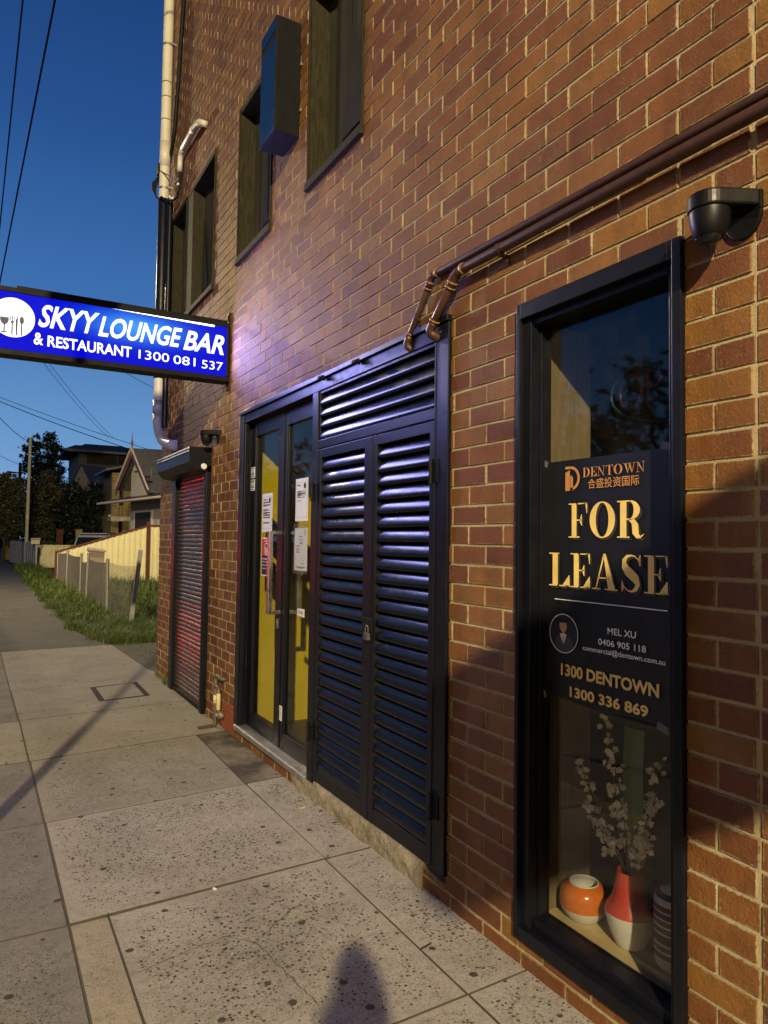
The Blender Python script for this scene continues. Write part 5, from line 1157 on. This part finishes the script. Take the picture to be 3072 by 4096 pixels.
gh = thing('gabled_house', 'pale clad cottage with a steep gable, red barge boards and a finial', 'house', (4.2, 32.4, 0)); F = frame_at((4.2, 32.4), -10)
b = MB(); hexa(b, F, -6, 1.45, .05, 8, 0, 3.42); k = [F(-1.45, .04, 3.42), F(1.45, .04, 3.42), F(1.45, .04, 4.30), F(.45, .04, 5.42), F(-.55, .04, 4.3)]
b.add([F(-1.62, .04, 3.421), F(1.45, .04, 3.421), F(1.45, .04, 4.55), F(.42, .04, 5.45), F(-1.62, .04, 3.6)], [(0, 1, 2, 3, 4)]); b.build('wall', FIB, gh)
b = MB()
for s in (-1.0, -.02): b.add([F(s-.012, .02, 3.45), F(s+.012, .02, 3.45), F(s+.012, .02, 4.6), F(s-.012, .02, 4.6)], [(0, 1, 2, 3)])
for s in (-1.62, 1.44): b.add([F(s-.03, .0, 0), F(s+.03, .0, 0), F(s+.03, .0, 3.4), F(s-.03, .0, 3.4)], [(0, 1, 2, 3)])
b.each('cover_strip', TRIM, gh)
b = MB(); ap = 5.60
for (s, z) in ((2.40, 3.86), (-1.65, 3.60)):
    v = [F(.45, -.30, ap), F(s, -.30, z), F(s, -.30, z-.06), F(.45, -.30, ap-.08), F(.45, 8.3, ap), F(s, 8.3, z), F(s, 8.3, z-.06), F(.45, 8.3, ap-.08)]
    b.add(v, [(0, 1, 5, 4), (3, 7, 6, 2), (0, 3, 2, 1), (4, 5, 6, 7), (1, 2, 6, 5)])
b.build('roof', ROOF, gh)
b = MB()
for (s, z) in ((2.40, 3.83), (-1.65, 3.57)):
    v = [F(.45, -.34, ap+.0), F(s, -.34, z+.0), F(s, -.34, z-.26), F(.45, -.34, ap-.38), F(.45, -.305, ap+.0), F(s, -.305, z), F(s, -.305, z-.26), F(.45, -.305, ap-.38)]
    b.add(v, [(0, 1, 2, 3), (4, 7, 6, 5), (0, 4, 5, 1), (3, 2, 6, 7)])
b.each('barge_board', OX, gh)
b = MB()
for (s, z) in ((2.44, 3.86), (-1.69, 3.60)):
    b.tube([F(.45, -.36, ap+.03), F(s, -.36, z+.03)], .04, 6)
b.each('barge_capping', TRIM, gh)
b = MB(); b.tube([F(.45, -.33, 5.3), F(.45, -.33, 5.75), F(.45, -.33, 5.80), F(.45, -.33, 5.95), F(.45, -.33, 6.3)], [.04, .04, .06, .03, .004], 8); b.build('finial', ROOF, gh)
b = MB(); hexa(b, F, -.05, .85, -.1, .05, 4.62, 4.80); hexa(b, F, .1, .6, -.14, .05, 4.80, 4.95); b.build('gable_vent', TRIM, gh)
b = MB(); v = [F(3.1, -.85, 3.16), F(-6, -.85, 3.16), F(-6, .2, 3.46), F(2.4, .2, 3.46), F(3.1, -.85, 3.24), F(-6, -.85, 3.24), F(-6, .2, 3.54), F(2.4, .2, 3.54)]
b.add(v, [(0, 1, 2, 3), (4, 7, 6, 5), (0, 4, 5, 1), (0, 3, 7, 4), (2, 6, 7, 3)]); b.build('awning_roof', OX, gh)
b = MB(); b.tube([F(3.1, -.9, 3.18), F(-6, -.9, 3.22)], .055, 8); b.build('gutter', TRIM, gh)
b = MB(); hexa(b, F, -1.15, .75, .0, .08, 1.55, 2.74); w = b.build('window', DWIN, gh)
b = MB(); hexa(b, F, .755, .83, -.03, .08, 1.5, 2.80); hexa(b, F, -1.23, -1.155, -.03, .08, 1.5, 2.80); hexa(b, F, -1.15, .75, -.03, .07, 2.745, 2.80); hexa(b, F, -1.15, .75, -.06, .07, 1.46, 1.545); b.build('window_trim', FIB, w)
b = MB(); hexa(b, F, -1.0, -.9, -.25, -.02, 4.0, 4.28); hexa(b, F, -1.25, -1.12, -.25, -.02, 3.80, 4.05); c0 = F(-1.05, -.2, 3.95)
b.tube([F(-.9, -.2, 4.3), F(-1.25, -.3, 4.1), F(-1.35, -.25, 3.85), F(-1.1, -.22, 3.72), F(-.85, -.2, 3.9), F(-.95, -.2, 4.15)], .018, 6); b.tube([F(-1.3, -.2, 4.2), F(-1.5, -.25, 3.7), F(-1.2, -.22, 3.45)], .014, 6)
o = b.build('service_wires', CABLE, None); tag(o, 'coiled black service wires and connectors on the gable of the pale cottage', 'wires')
br = thing('brick_house', 'two storey cream brick house with balcony behind the pale cottage', 'house', (5, 42, 0))
b = MB(); b.box(4.36, 4.75, 41.8, 42.3, 0, 5.25); b.box(4.97, 5.40, 41.8, 42.3, 0, 5.55); b.box(4.40, 4.745, 42.31, 50, 0, 2.9); b.box(4.7501, 4.9699, 42.0, 42.25, 2.81, 3.45); b.build('wall', CB, br)
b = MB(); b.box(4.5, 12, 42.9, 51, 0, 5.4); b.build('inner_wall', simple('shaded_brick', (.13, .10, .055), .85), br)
b = MB(); b.box(4.32, 5.5, 41.75, 42.9, 2.55, 2.80); b.build('floor_slab', TRIM, br)
b = MB(); b.box(4.755, 4.965, 41.86, 41.90, 3.46, 3.98); b.build('balcony_rail', DWIN, br)
b = MB(); b.add([(3.95, 41.3, 5.30), (6.5, 41.3, 5.9), (6.5, 46, 5.9), (3.95, 46, 5.30), (3.95, 41.3, 5.42), (6.5, 41.3, 6.05), (6.5, 46, 6.05), (3.95, 46, 5.42)], [(0, 3, 2, 1), (4, 5, 6, 7), (0, 1, 5, 4), (3, 0, 4, 7), (1, 2, 6, 5), (2, 3, 7, 6)]); b.build('roof', ROOF, br)
b = MB(); b.box(4.22, 4.35, 41.9, 42.05, 2.78, 2.90); b.build('wall_lamp', CR, br)
sgh = thing('small_house', 'dim house with a pale gable and plain iron roof behind the dark trees', 'house', (4.2, 55, 0)); F = frame_at((4.22, 55), -38)
b = MB(); b.add([F(-.95, 0, 0), F(.95, 0, 0), F(.95, 0, 5.35), F(0, 0, 6.80), F(-.95, 0, 5.35)], [(0, 1, 2, 3, 4)]); b.build('wall', simple('dim_render', (.26, .23, .19), .85), sgh)
b = MB()
for s in (1.02, -1.02): b.quad(F(0, -.1, 6.86), F(s, -.1, 5.32), F(s, 9, 5.32), F(0, 9, 6.86))
b.build('roof', simple('blue_grey_roof', (.06, .07, .10), .5, .2), sgh)
b = MB(); b.tube([F(.0, -.35, 5.0), F(.0, -.35, 5.85)], .05, 8); b.lathe([(.0, .16), (.10, .12), (.13, 0), (.09, -.08)], F(0, -.35, 5.85), 12); b.build('flue', GALV, sgh)
bh = thing('large_dark_house', 'large dark house with low hipped roofs standing highest behind the trees', 'house', (9, 66, 0))
DK = simple('dim_purple_render', (.115, .095, .10), .85)
b = MB(); b.box(5.15, 16, 65.5, 74, 0, 9.0); b.build('wall', DK, bh)
b = MB(); b.box(5.75, 9.5, 65.42, 65.499, 7.95, 8.92); b.box(10.2, 14, 65.42, 65.499, 7.95, 8.92); b.each('window', DWIN, bh)
b = MB(); b.add([(3.95, 64.4, 9.02), (17, 64.4, 9.22), (17, 75, 9.22), (3.95, 75, 9.02), (4.9, 66.5, 9.60), (15.6, 66.5, 9.80), (15.6, 73, 9.80), (4.9, 73, 9.60)], [(0, 3, 2, 1), (0, 1, 5, 4), (1, 2, 6, 5), (2, 3, 7, 6), (3, 0, 4, 7), (4, 5, 6, 7)]); b.add([(5.3, 67, 9.6), (9.5, 67, 9.7), (9.5, 72, 9.7), (5.3, 72, 9.6), (5.9, 68, 9.95), (9, 68, 9.95), (9, 71, 9.95), (5.9, 71, 9.95)], [(0, 1, 5, 4), (1, 2, 6, 5), (2, 3, 7, 6), (3, 0, 4, 7), (4, 5, 6, 7)]); b.build('roof', simple('black_tile_roof', (.018, .018, .021), .75), bh)
b = MB(); b.box(3.97, 16.9, 64.33, 64.39, 8.80, 9.02); b.box(3.90, 3.96, 64.34, 75, 8.78, 9.01); b.build('fascia', simple('dim_fascia', (.20, .19, .20), .7), bh)
b = MB(); b.box(8.15, 8.27, 65.30, 65.40, 7.95, 8.95); b.build('post', DK, bh)

# ------------------------------------------------------------ trees and hedge
BARK = simple('bark', (.06, .048, .034), .9, 0, .2, .4, 12, .8, 20)
def leafmat(name, stops):
    t = MT(name); at = t.n('ShaderNodeAttribute', attribute_name='rnd').outputs['Fac']; t.col(t.ramp(at, stops)); t.set(.42, 0, .4); return t.m
def tree(name, lab, base, clumps, nleaf, size, mat, trunk, limbs, seed, group=None):
    t = thing(name, lab, 'tree' if 'tree' in name else 'hedge', (*base, 0), group); r = random.Random(seed); b = MB()
    tot = sum(c[3]**2 for c in clumps)
    for (cx, cy, cz, rad, sq) in clumps:
        k = int(nleaf*rad*rad/tot); subs = []
        for _ in range(max(4, int(k/42))):
            d = Vector((r.gauss(0, 1), r.gauss(0, 1), r.gauss(0, 1))).normalized()*rad*r.uniform(.45, 1.05); subs.append(Vector((cx+d.x, cy+d.y, cz+d.z*sq)))
        for _ in range(k):
            s_ = r.choice(subs); q = s_+Vector((r.gauss(0, 1), r.gauss(0, 1), r.gauss(0, 1)*.8))*rad*.17
            nn = Vector((r.gauss(0, 1), r.gauss(0, 1), r.gauss(.5, 1))).normalized(); u = nn.orthogonal().normalized(); a = r.uniform(0, 6.28); w = nn.cross(u); u2_ = u*math.cos(a)+w*math.sin(a); w2 = nn.cross(u2_); l = size*r.uniform(.6, 1.3)
            b.add([q-u2_*l, q+w2*l*.42+nn*l*.1, q+u2_*l, q-w2*l*.42+nn*l*.1], [(0, 1, 2, 3)], 0, r.random())
    if trunk:
        m = MB(); tp = Vector((base[0], base[1], 0)); m.tube([tp, tp+Vector((.05, 0, trunk[1]*.5)), tp+Vector((-.03, .05, trunk[1]))], [trunk[0], trunk[0]*.75, trunk[0]*.55], 9)
        for (cx, cy, cz, rad, sq) in clumps[:limbs]:
            m.tube([tp+Vector((0, 0, trunk[1]*.7)), tp.lerp(Vector((cx, cy, cz)), .5)+Vector((0, 0, trunk[1]*.5)), Vector((cx, cy, cz))], [trunk[0]*.5, trunk[0]*.35, trunk[0]*.12], 6)
        m.build('trunk', BARK, t)
    b.build('crown', mat, t, attr=True); return t
MAG = leafmat('magnolia_leaves', [(0, (.025, .032, .015)), (.5, (.055, .060, .025)), (.8, (.10, .092, .038)), (1, (.19, .14, .07))])
DKL = leafmat('dark_leaves', [(0, (.008, .013, .010)), (.6, (.014, .022, .013)), (1, (.026, .034, .016))])
tree('broadleaf_tree', 'bushy broad-leaved tree beyond the low fence, just right of the pale pole', (1.4, 49), [(1.5, 49, 4.6, 1.05, 1), (.7, 49.3, 3.5, 1.1, 1), (2.1, 48.8, 3.0, .95, 1), (1.4, 48.6, 2.1, 1.1, .9), (2.0, 49, 4.1, .7, 1), (.9, 48.8, 4.6, .6, 1), (1.7, 49, 5.3, .5, 1)], 8500, .10, MAG, (.11, 2.2), 5, 21)
tree('broadleaf_tree', 'bushy broad-leaved tree at the left edge, left of the bare pole', (-.7, 50), [(-.6, 50, 4.6, .85, 1), (-.2, 50.3, 3.6, .9, 1), (-1.2, 50, 3.3, 1.2, 1), (-.5, 49.7, 2.4, .95, 1), (-1.1, 50, 4.9, .6, 1), (.05, 50, 4.7, .55, 1), (-.35, 50, 5.1, .4, 1)], 8500, .10, MAG, (.11, 2.2), 5, 22)
tree('dark_tree', 'tall dark conifer-like tree standing behind the pole and the lit broad-leaved tree', (2.2, 61), [(1.45, 61, 8.6, .75, 1.1), (2.55, 61, 8.9, .8, .9), (3.1, 61, 8.3, .6, 1.0), (2.1, 61, 7.4, 1.25, .9), (1.1, 61, 6.2, .75, 1.2), (2.5, 61, 6.0, 1.35, 1.0), (2.0, 61, 4.4, 1.6, 1.1), (3.2, 61, 6.9, .6, 1), (.80, 61, 7.6, .40, 1), (3.6, 61, 4.9, 1.0, 1)], 12000, .13, DKL, (.16, 5), 6, 23)
tree('tall_hedge', 'long dark hedge far behind the pale pole, closing the view under the crowns', (1.0, 66), [(-2.5, 66, 2.0, 1.9, 1), (-.6, 66, 2.2, 1.9, 1), (1.2, 66, 2.3, 2.0, 1), (3.0, 66, 2.3, 2.0, 1), (4.6, 65, 2.2, 1.6, 1), (.2, 66, 4.2, 1.3, 1), (2.6, 66, 4.2, 1.4, 1)], 6500, .22, DKL, None, 0, 29)
tree('tall_hedge', 'dense dark hedge between the broad-leaved tree and the brick house', (3.6, 46), [(2.8, 46, 3.6, .75, 1.2), (3.7, 46, 3.9, .85, 1.1), (4.5, 46, 3.6, .85, 1.2), (3.2, 46, 2.4, 1.0, 1.1), (4.3, 46, 2.2, 1.0, 1.1), (3.6, 45.8, 1.3, 1.2, .9), (2.6, 46, 1.6, .8, 1), (4.9, 46.5, 1.2, .9, 1), (5.0, 46.5, 4.2, .6, 1), (2.2, 46.5, 3.0, .7, 1.1), (2.6, 46, 4.4, .55, 1), (4.1, 46, 4.5, .5, .9)], 13000, .11, DKL, (.1, 2), 3, 24)
tree('low_shrub_tree', 'low light green shrub behind the yellow driveway fence', (1.7, 47), [(1.3, 46.5, 1.3, .35, .8), (1.8, 46.5, 1.25, .35, .8), (2.3, 46.8, 1.3, .35, .8)], 700, .06, leafmat('light_green_leaves', [(0, (.03, .05, .015)), (1, (.09, .12, .035))]), None, 0, 25)

# ------------------------------------------------------------ poles and overhead wires
pole = thing('power_pole', 'slender pale power pole with a yellow tag rising in front of the trees', 'pole', (.30, 44, 0))
PT = simple('pale_pole_timber', (.46, .43, .34), .8, 0, .3, .2, 6, .3, 30, stretch=(6, 6, .4))
b = MB(); b.tube([(.285, 44, -.2), (.315, 44, 7.15)], [.098, .075], 14); b.build('shaft', PT, pole, smooth=True)
b = MB(); b.box(.235, .345, 43.892, 43.902, 2.60, 2.80); b.build('tag', simple('yellow_tag', (.75, .46, .03), .5), pole)
b = MB(); b.box(.18, .46, 43.94, 44.06, 6.96, 7.01)
for x in (.21, .315, .42): b.lathe([(.016, 0), (.042, .03), (.025, .06), (.042, .09), (.0, .11)], (x, 44, 7.01), 10)
b.tube([(.20, 44, 7.05), (.08, 44, 7.22), (.01, 44, 7.08), (-.02, 44, 6.92)], .010, 5); b.build('cross_arm', BLACKR, pole)
p2 = thing('street_light_pole', 'distant dark street light pole with a flat arm behind the pale pole', 'street light', (.55, 62, 0))
b = MB(); b.tube([(.55, 62, 0), (.55, 62, 7.35)], [.13, .11], 10); b.build('shaft', BLACKR, p2); b = MB(); b.tube([(.5, 62, 6.55), (-.35, 62, 6.6)], [.05, .07], 8); b.tube([(-.40, 62, 6.58), (-.40, 62, 5.9)], .02, 5); b.build('arm', BLACKR, p2)
rh = MB(); rh.add([(-1.6, 75, 5.9), (1.2, 75, 5.9), (1.2, 80, 5.9), (-1.6, 80, 5.9), (-.8, 77, 6.7), (.6, 77, 6.7)], [(0, 1, 5, 4), (1, 2, 5), (2, 3, 4, 5), (3, 0, 4)]); rh.box(-1.4, 1.0, 75.3, 79.7, 0, 5.9); o = rh.build('distant_house', simple('dim_roof', (.10, .11, .14), .7)); tag(o, 'distant dim house roof just showing between the left trees', 'house')
def wire(lab, a, c, sag, r=.012, group='overhead wires crossing the sky'):
    b = MB(); a = Vector(a); c = Vector(c); n = 26; b.tube([a.lerp(c, i/n)-Vector((0, 0, 4*sag*(i/n)*(1-i/n))) for i in range(n+1)], r, 6); o = b.build('overhead_wire', OHW); tag(o, lab, 'wire', group); return o
def far(p, q, t): p = Vector(p); q = Vector(q); return tuple(p+(q-p)*t)
def at(dx, dz, y): return (-1.8505+dx*y, y, 1.615+dz*y)
wire('steep overhead wire at the upper left, the left one of two crossing the top edge', far(at(.0260, .740, 9), at(.0035, .330, 14.5), -3), far(at(.0260, .740, 9), at(.0035, .330, 14.5), 7), .0, .010)
wire('steep overhead wire at the upper left, the right one reaching down to the blue sign', far(at(.0660, .745, 8), at(.0030, .272, 15.5), -2.5), far(at(.0660, .745, 8), at(.0030, .272, 15.5), 6), .0, .011)
wire('upper thinner wire of the sloping pair that runs down to the pale cottage', at(-.02, .184, 40), at(.262, .105, 33.5), .15, .014)
wire('lower thicker wire of the sloping pair that runs down to the pale cottage', at(-.02, .180, 40), at(.262, .098, 33.5), .22, .020)
wire('left wire of the faint pair falling from behind the sign to the dark house', at(.040, .250, 42), at(.142, .1335, 64), .3, .014)
wire('right wire of the faint pair falling from behind the sign to the dark house', at(.048, .249, 42), at(.148, .1335, 64), .3, .014)
wire('short thin wire seen just under the sign, going to the corner of the brick building', at(.150, .2285, 36), at(.235, .192, 36), .05, .012)
wire('drooping thick wire from the left edge to the top of the pale pole', at(-.02, .196, 44), (.02, 44, 7.0), .37, .018)
wire('thin wire from the left edge to the distant street light pole', at(-.02, .120, 62), (.50, 62, 7.2), .1, .018)

# ------------------------------------------------------------ behind the camera: street lamp, sign post, added shadow-casting box, photographer
sl = thing('street_lamp', 'steel street lamp across the road behind the photographer, its warm lamp lit', 'street lamp', (-9.3, -12, 0))
b = MB(); b.tube([(-9.3, -12, -.2), (-9.3, -12, 9.0), (-9.1, -12, 9.45), (-8.6, -12, 9.55)], [.09, .06, .045, .04], 12); b.build('pole', GALV, sl, smooth=True)
b = MB(); b.box(-8.6, -7.65, -12.14, -11.86, 9.32, 9.56); b.build('lamp_head', GALV, sl, bevel=.05)
li = D.lights.new('lamp_light', 'POINT'); li.energy = LAMP_POWER; li.color = LAMP_COL; li.shadow_soft_size = .16
lo = D.objects.new('lamp_light', li); COL.objects.link(lo); lo.location = LAMP; attach(lo, sl)
sl2 = thing('street_lamp', 'second steel street lamp further down the road, over the path beyond the left edge, lit', 'street lamp', (-3.4, 20, 0), 'lit street lamps along the road'); sl['group'] = 'lit street lamps along the road'
b = MB(); b.tube([(-3.4, 20, -.2), (-3.4, 20, 8.6), (-3.3, 20, 9.05), (-2.7, 20, 9.15)], [.09, .06, .045, .04], 12); b.build('pole', GALV, sl2, smooth=True)
b = MB(); b.box(-2.7, -1.75, 19.86, 20.14, 8.92, 9.16); b.build('lamp_head', GALV, sl2, bevel=.05)
li = D.lights.new('lamp_light', 'POINT'); li.energy = LAMP2_POWER; li.color = LAMP_COL; li.shadow_soft_size = .12
lo = D.objects.new('lamp_light', li); COL.objects.link(lo); lo.location = LAMP2; attach(lo, sl2)
# the other side of the road
RD = simple('pale_render', (.52, .42, .30), .85, 0, .2, .12, 1)
for i, (y0, y1, h, lab) in enumerate(((-30, -17, 5.2, 'pale rendered house across the road, furthest behind the photographer'), (-15, -3, 6.2, 'tall pale rendered house across the road opposite the lamp'), (-1, 9, 4.8, 'low pale rendered house across the road beside the dark trees'))):
    t = thing('pale_house', lab, 'house', (-21, (y0+y1)/2, 0), 'pale houses across the road')
    b = MB(); b.box(-26, -17, y0, y1, -.2, h); b.build('wall', RD, t)
    b = MB(); ym = (y0+y1)/2; b.add([(-16.5, y0-.4, h), (-16.5, y1+.4, h), (-26.5, y1+.4, h), (-26.5, y0-.4, h), (-21, y0+2, h+2.2), (-21, y1-2, h+2.2)], [(0, 1, 5, 4), (2, 3, 4, 5), (1, 2, 5), (3, 0, 4)]); b.build('roof', ROOF, t)
    for k in range(3):
        yy = y0+(y1-y0)*(k+.5)/3
        b = MB(); b.box(-17.0, -16.95, yy-.7, yy+.7, .9, 2.2); b.build('window', DWIN, t)
for i, (x, y, h) in enumerate(((-15, 14, 7), (-16, 20, 9), (-15, 27, 6.5), (-16, 34, 9), (-15, 42, 8), (-16, 52, 9))):
    tree('roadside_tree', 'dark roadside tree across the road, number %d along from the houses' % (i+1) if False else 'dark bushy tree across the road, reflected in the shop glass', (x, y), [(x, y, h*.62, h*.30, 1.1), (x+.8, y+1.6, h*.5, h*.24, 1), (x-.3, y-1.7, h*.48, h*.25, 1), (x, y, h*.32, h*.30, .9)], 1700, .24, DKL, (.18, h*.45), 3, 60+i, 'dark trees across the road')
pst = thing('sign_post', 'thin steel kerb-side sign post out of frame to the left, casting a long shadow', 'post', (-2.29, 3.20, 0))
b = MB(); b.tube([(-2.29, 3.20, -.1), (-2.29, 3.20, 4.9)], .038, 12); b.build('pole', GALV, pst); b = MB(); b.box(-2.51, -2.07, 3.15, 3.16, 4.3, 4.85); b.build('plate', WHITEP, pst)
nb = thing('shadow_caster_box', 'plain box added on the wall behind the photographer to cast the shadow band', 'sign', (-1, -1, 2))
b = MB(); b.box(-2.05, -.01, -1.08, -.92, 2.30, 3.03); b.build('casing', BLACKR, nb, bevel=.01)  # unseen box, added to throw the diagonal shadow across the wall
# photographer (casts the shadow on the footpath)
pe = thing('person', 'person in dark clothes holding up a phone with both hands to take the picture', 'person', (-2.03, -.36, 0))
me = D.meshes.new('body'); V = []; E = []; Rd = []
def jv(p, r): V.append(p); Rd.append(r); return len(V)-1
ox, oy = -2.03, -.36
pel = jv((ox, oy, .92), .15); spn = jv((ox, oy, 1.12), .135); che = jv((ox, oy+.01, 1.32), .15); nek = jv((ox, oy+.01, 1.46), .06); hd1 = jv((ox, oy+.03, 1.56), .08); hd2 = jv((ox, oy+.02, 1.635), .08)
E += [(pel, spn), (spn, che), (che, nek), (nek, hd1), (hd1, hd2)]
for s in (-1, 1):
    sh_ = jv((ox+s*.18, oy, 1.39), .07); el = jv((ox+s*.17, oy+.13, 1.19), .055); wr = jv((ox+.18+s*.05, oy+.275, 1.50), .042); E += [(che, sh_), (sh_, el), (el, wr)]
    pm = jv((ox+.18+s*.055, oy+.305, 1.555), .036); E.append((wr, pm))
    for k in range(4):
        f1 = jv((ox+.18+s*.05, oy+.328, 1.55+.019*k), .0095); f2 = jv((ox+.18+s*.034, oy+.342, 1.553+.019*k), .0085); E += [(pm, f1), (f1, f2)]
    t1 = jv((ox+.18+s*.045, oy+.298, 1.59), .010); t2 = jv((ox+.18+s*.03, oy+.313, 1.605), .009); E += [(pm, t1), (t1, t2)]
    hp = jv((ox+s*.10, oy, .90), .11); kn = jv((ox+s*.12, oy+.03, .50), .068); an = jv((ox+s*.13, oy, .09), .045); to = jv((ox+s*.15, oy+.18, .045), .040); E += [(pel, hp), (hp, kn), (kn, an), (an, to)]
me.from_pydata(V, E, []); me.update()
ob = D.objects.new('body', me); COL.objects.link(ob); attach(ob, pe)
sk = ob.modifiers.new('skin', 'SKIN'); me.skin_vertices[0].data[0].use_root = True
for i, r in enumerate(Rd): me.skin_vertices[0].data[i].radius = (r, r)
ob.modifiers.new('sub', 'SUBSURF').levels = 2; ob.modifiers['sub'].render_levels = 2
dg = bpy.context.evaluated_depsgraph_get(); dg.update(); m2 = D.meshes.new_from_object(ob.evaluated_get(dg)); ob.modifiers.clear(); ob.data = m2; m2.name = 'body'
m2.materials.clear(); m2.materials.append(simple('dark_clothes', (.025, .025, .03), .85)); SKN = simple('skin', (.36, .20, .13), .55, 0, .4, .08, 20); m2.materials.append(SKN); m2.materials.append(simple('dark_trousers', (.012, .014, .022), .85)); m2.materials.append(simple('dark_shoes', (.02, .017, .015), .5))
for p_ in m2.polygons:
    c_ = p_.center; p_.material_index = 1 if (c_.z > 1.47 and (c_.y > oy+.275 or abs(c_.x-ox) < .12)) else (3 if c_.z < .10 else (2 if c_.z < .93 else 0)); p_.use_smooth = True
b = MB()
b.lathe([(.0, -.022), (.010, -.016), (.013, -.006), (.009, .010), (.005, .022), (0, .026)], (ox, oy+.112, 1.585), 10)          # nose
for s in (-1, 1): b.lathe([(0, -.03), (.012, -.02), (.016, 0), (.012, .02), (0, .03)], (ox+s*.082, oy+.03, 1.585), 8)
b.build('nose_and_ears', SKN, pe, smooth=True)
for s in (-1, 1):
    b = MB(); b.lathe([(0, -.009), (.008, -.005), (.011, 0), (.008, .005), (0, .009)], (ox+s*.031, oy+.098, 1.612), 10); b.build('eye', simple('eye_white', (.6, .58, .55), .3), pe, smooth=True)
    b = MB(); b.obox((ox+s*.031, oy+.101, 1.632), ((1, 0, 0), (0, 1, 0), (0, 0, 1)), (.018, .006, .004)); b.build('eyebrow', simple('dark_hair', (.012, .010, .009), .6), pe)
b = MB(); b.obox((ox, oy+.100, 1.545), ((1, 0, 0), (0, 1, 0), (0, 0, 1)), (.024, .008, .006)); b.build('mouth', simple('lips', (.25, .10, .08), .5), pe, bevel=.003)
b = MB(); b.lathe([(.0, .118), (.05, .104), (.082, .065), (.094, .02), (.092, -.02), (.080, -.06)], (ox, oy-.008, 1.610), 18); b.build('hair', simple('dark_hair', (.012, .010, .009), .6), pe, smooth=True)
b = MB(); b.box(ox+.18-.038, ox+.18+.038, -.030, -.022, 1.500, 1.650); o = b.build('mobile_phone', BLACKR, None, bevel=.003); tag(o, 'black mobile phone held upright in both hands by the photographer', 'phone')
# red tail lights of a car waiting further down the street
c2 = make_car('silver car standing in the street beyond the left edge with its red tail lights on', 'street_car'); place(c2, -5.0, 22.0, 0)
TL2 = emis('lit_tail_light', (1, .012, .02), 28)
for s in (-1, 1):
    b = MB(); b.box(-5.0+s*.80-.10, -5.0+s*.80+.10, 21.985, 22.0, .80, 1.30); b.build('lit_lens', TL2, c2)
al = D.lights.new('brake_lamp', 'AREA'); al.shape = 'RECTANGLE'; al.size = 1.7; al.size_y = .40; al.energy = 30; al.color = (1, .012, .02); ao = D.objects.new('brake_lamp', al); COL.objects.link(ao); ao.location = (-5.0, 21.95, 1.1); ao.rotation_euler = (R_(-90), 0, 0); attach(ao, c2)
print('objects', len(D.objects))
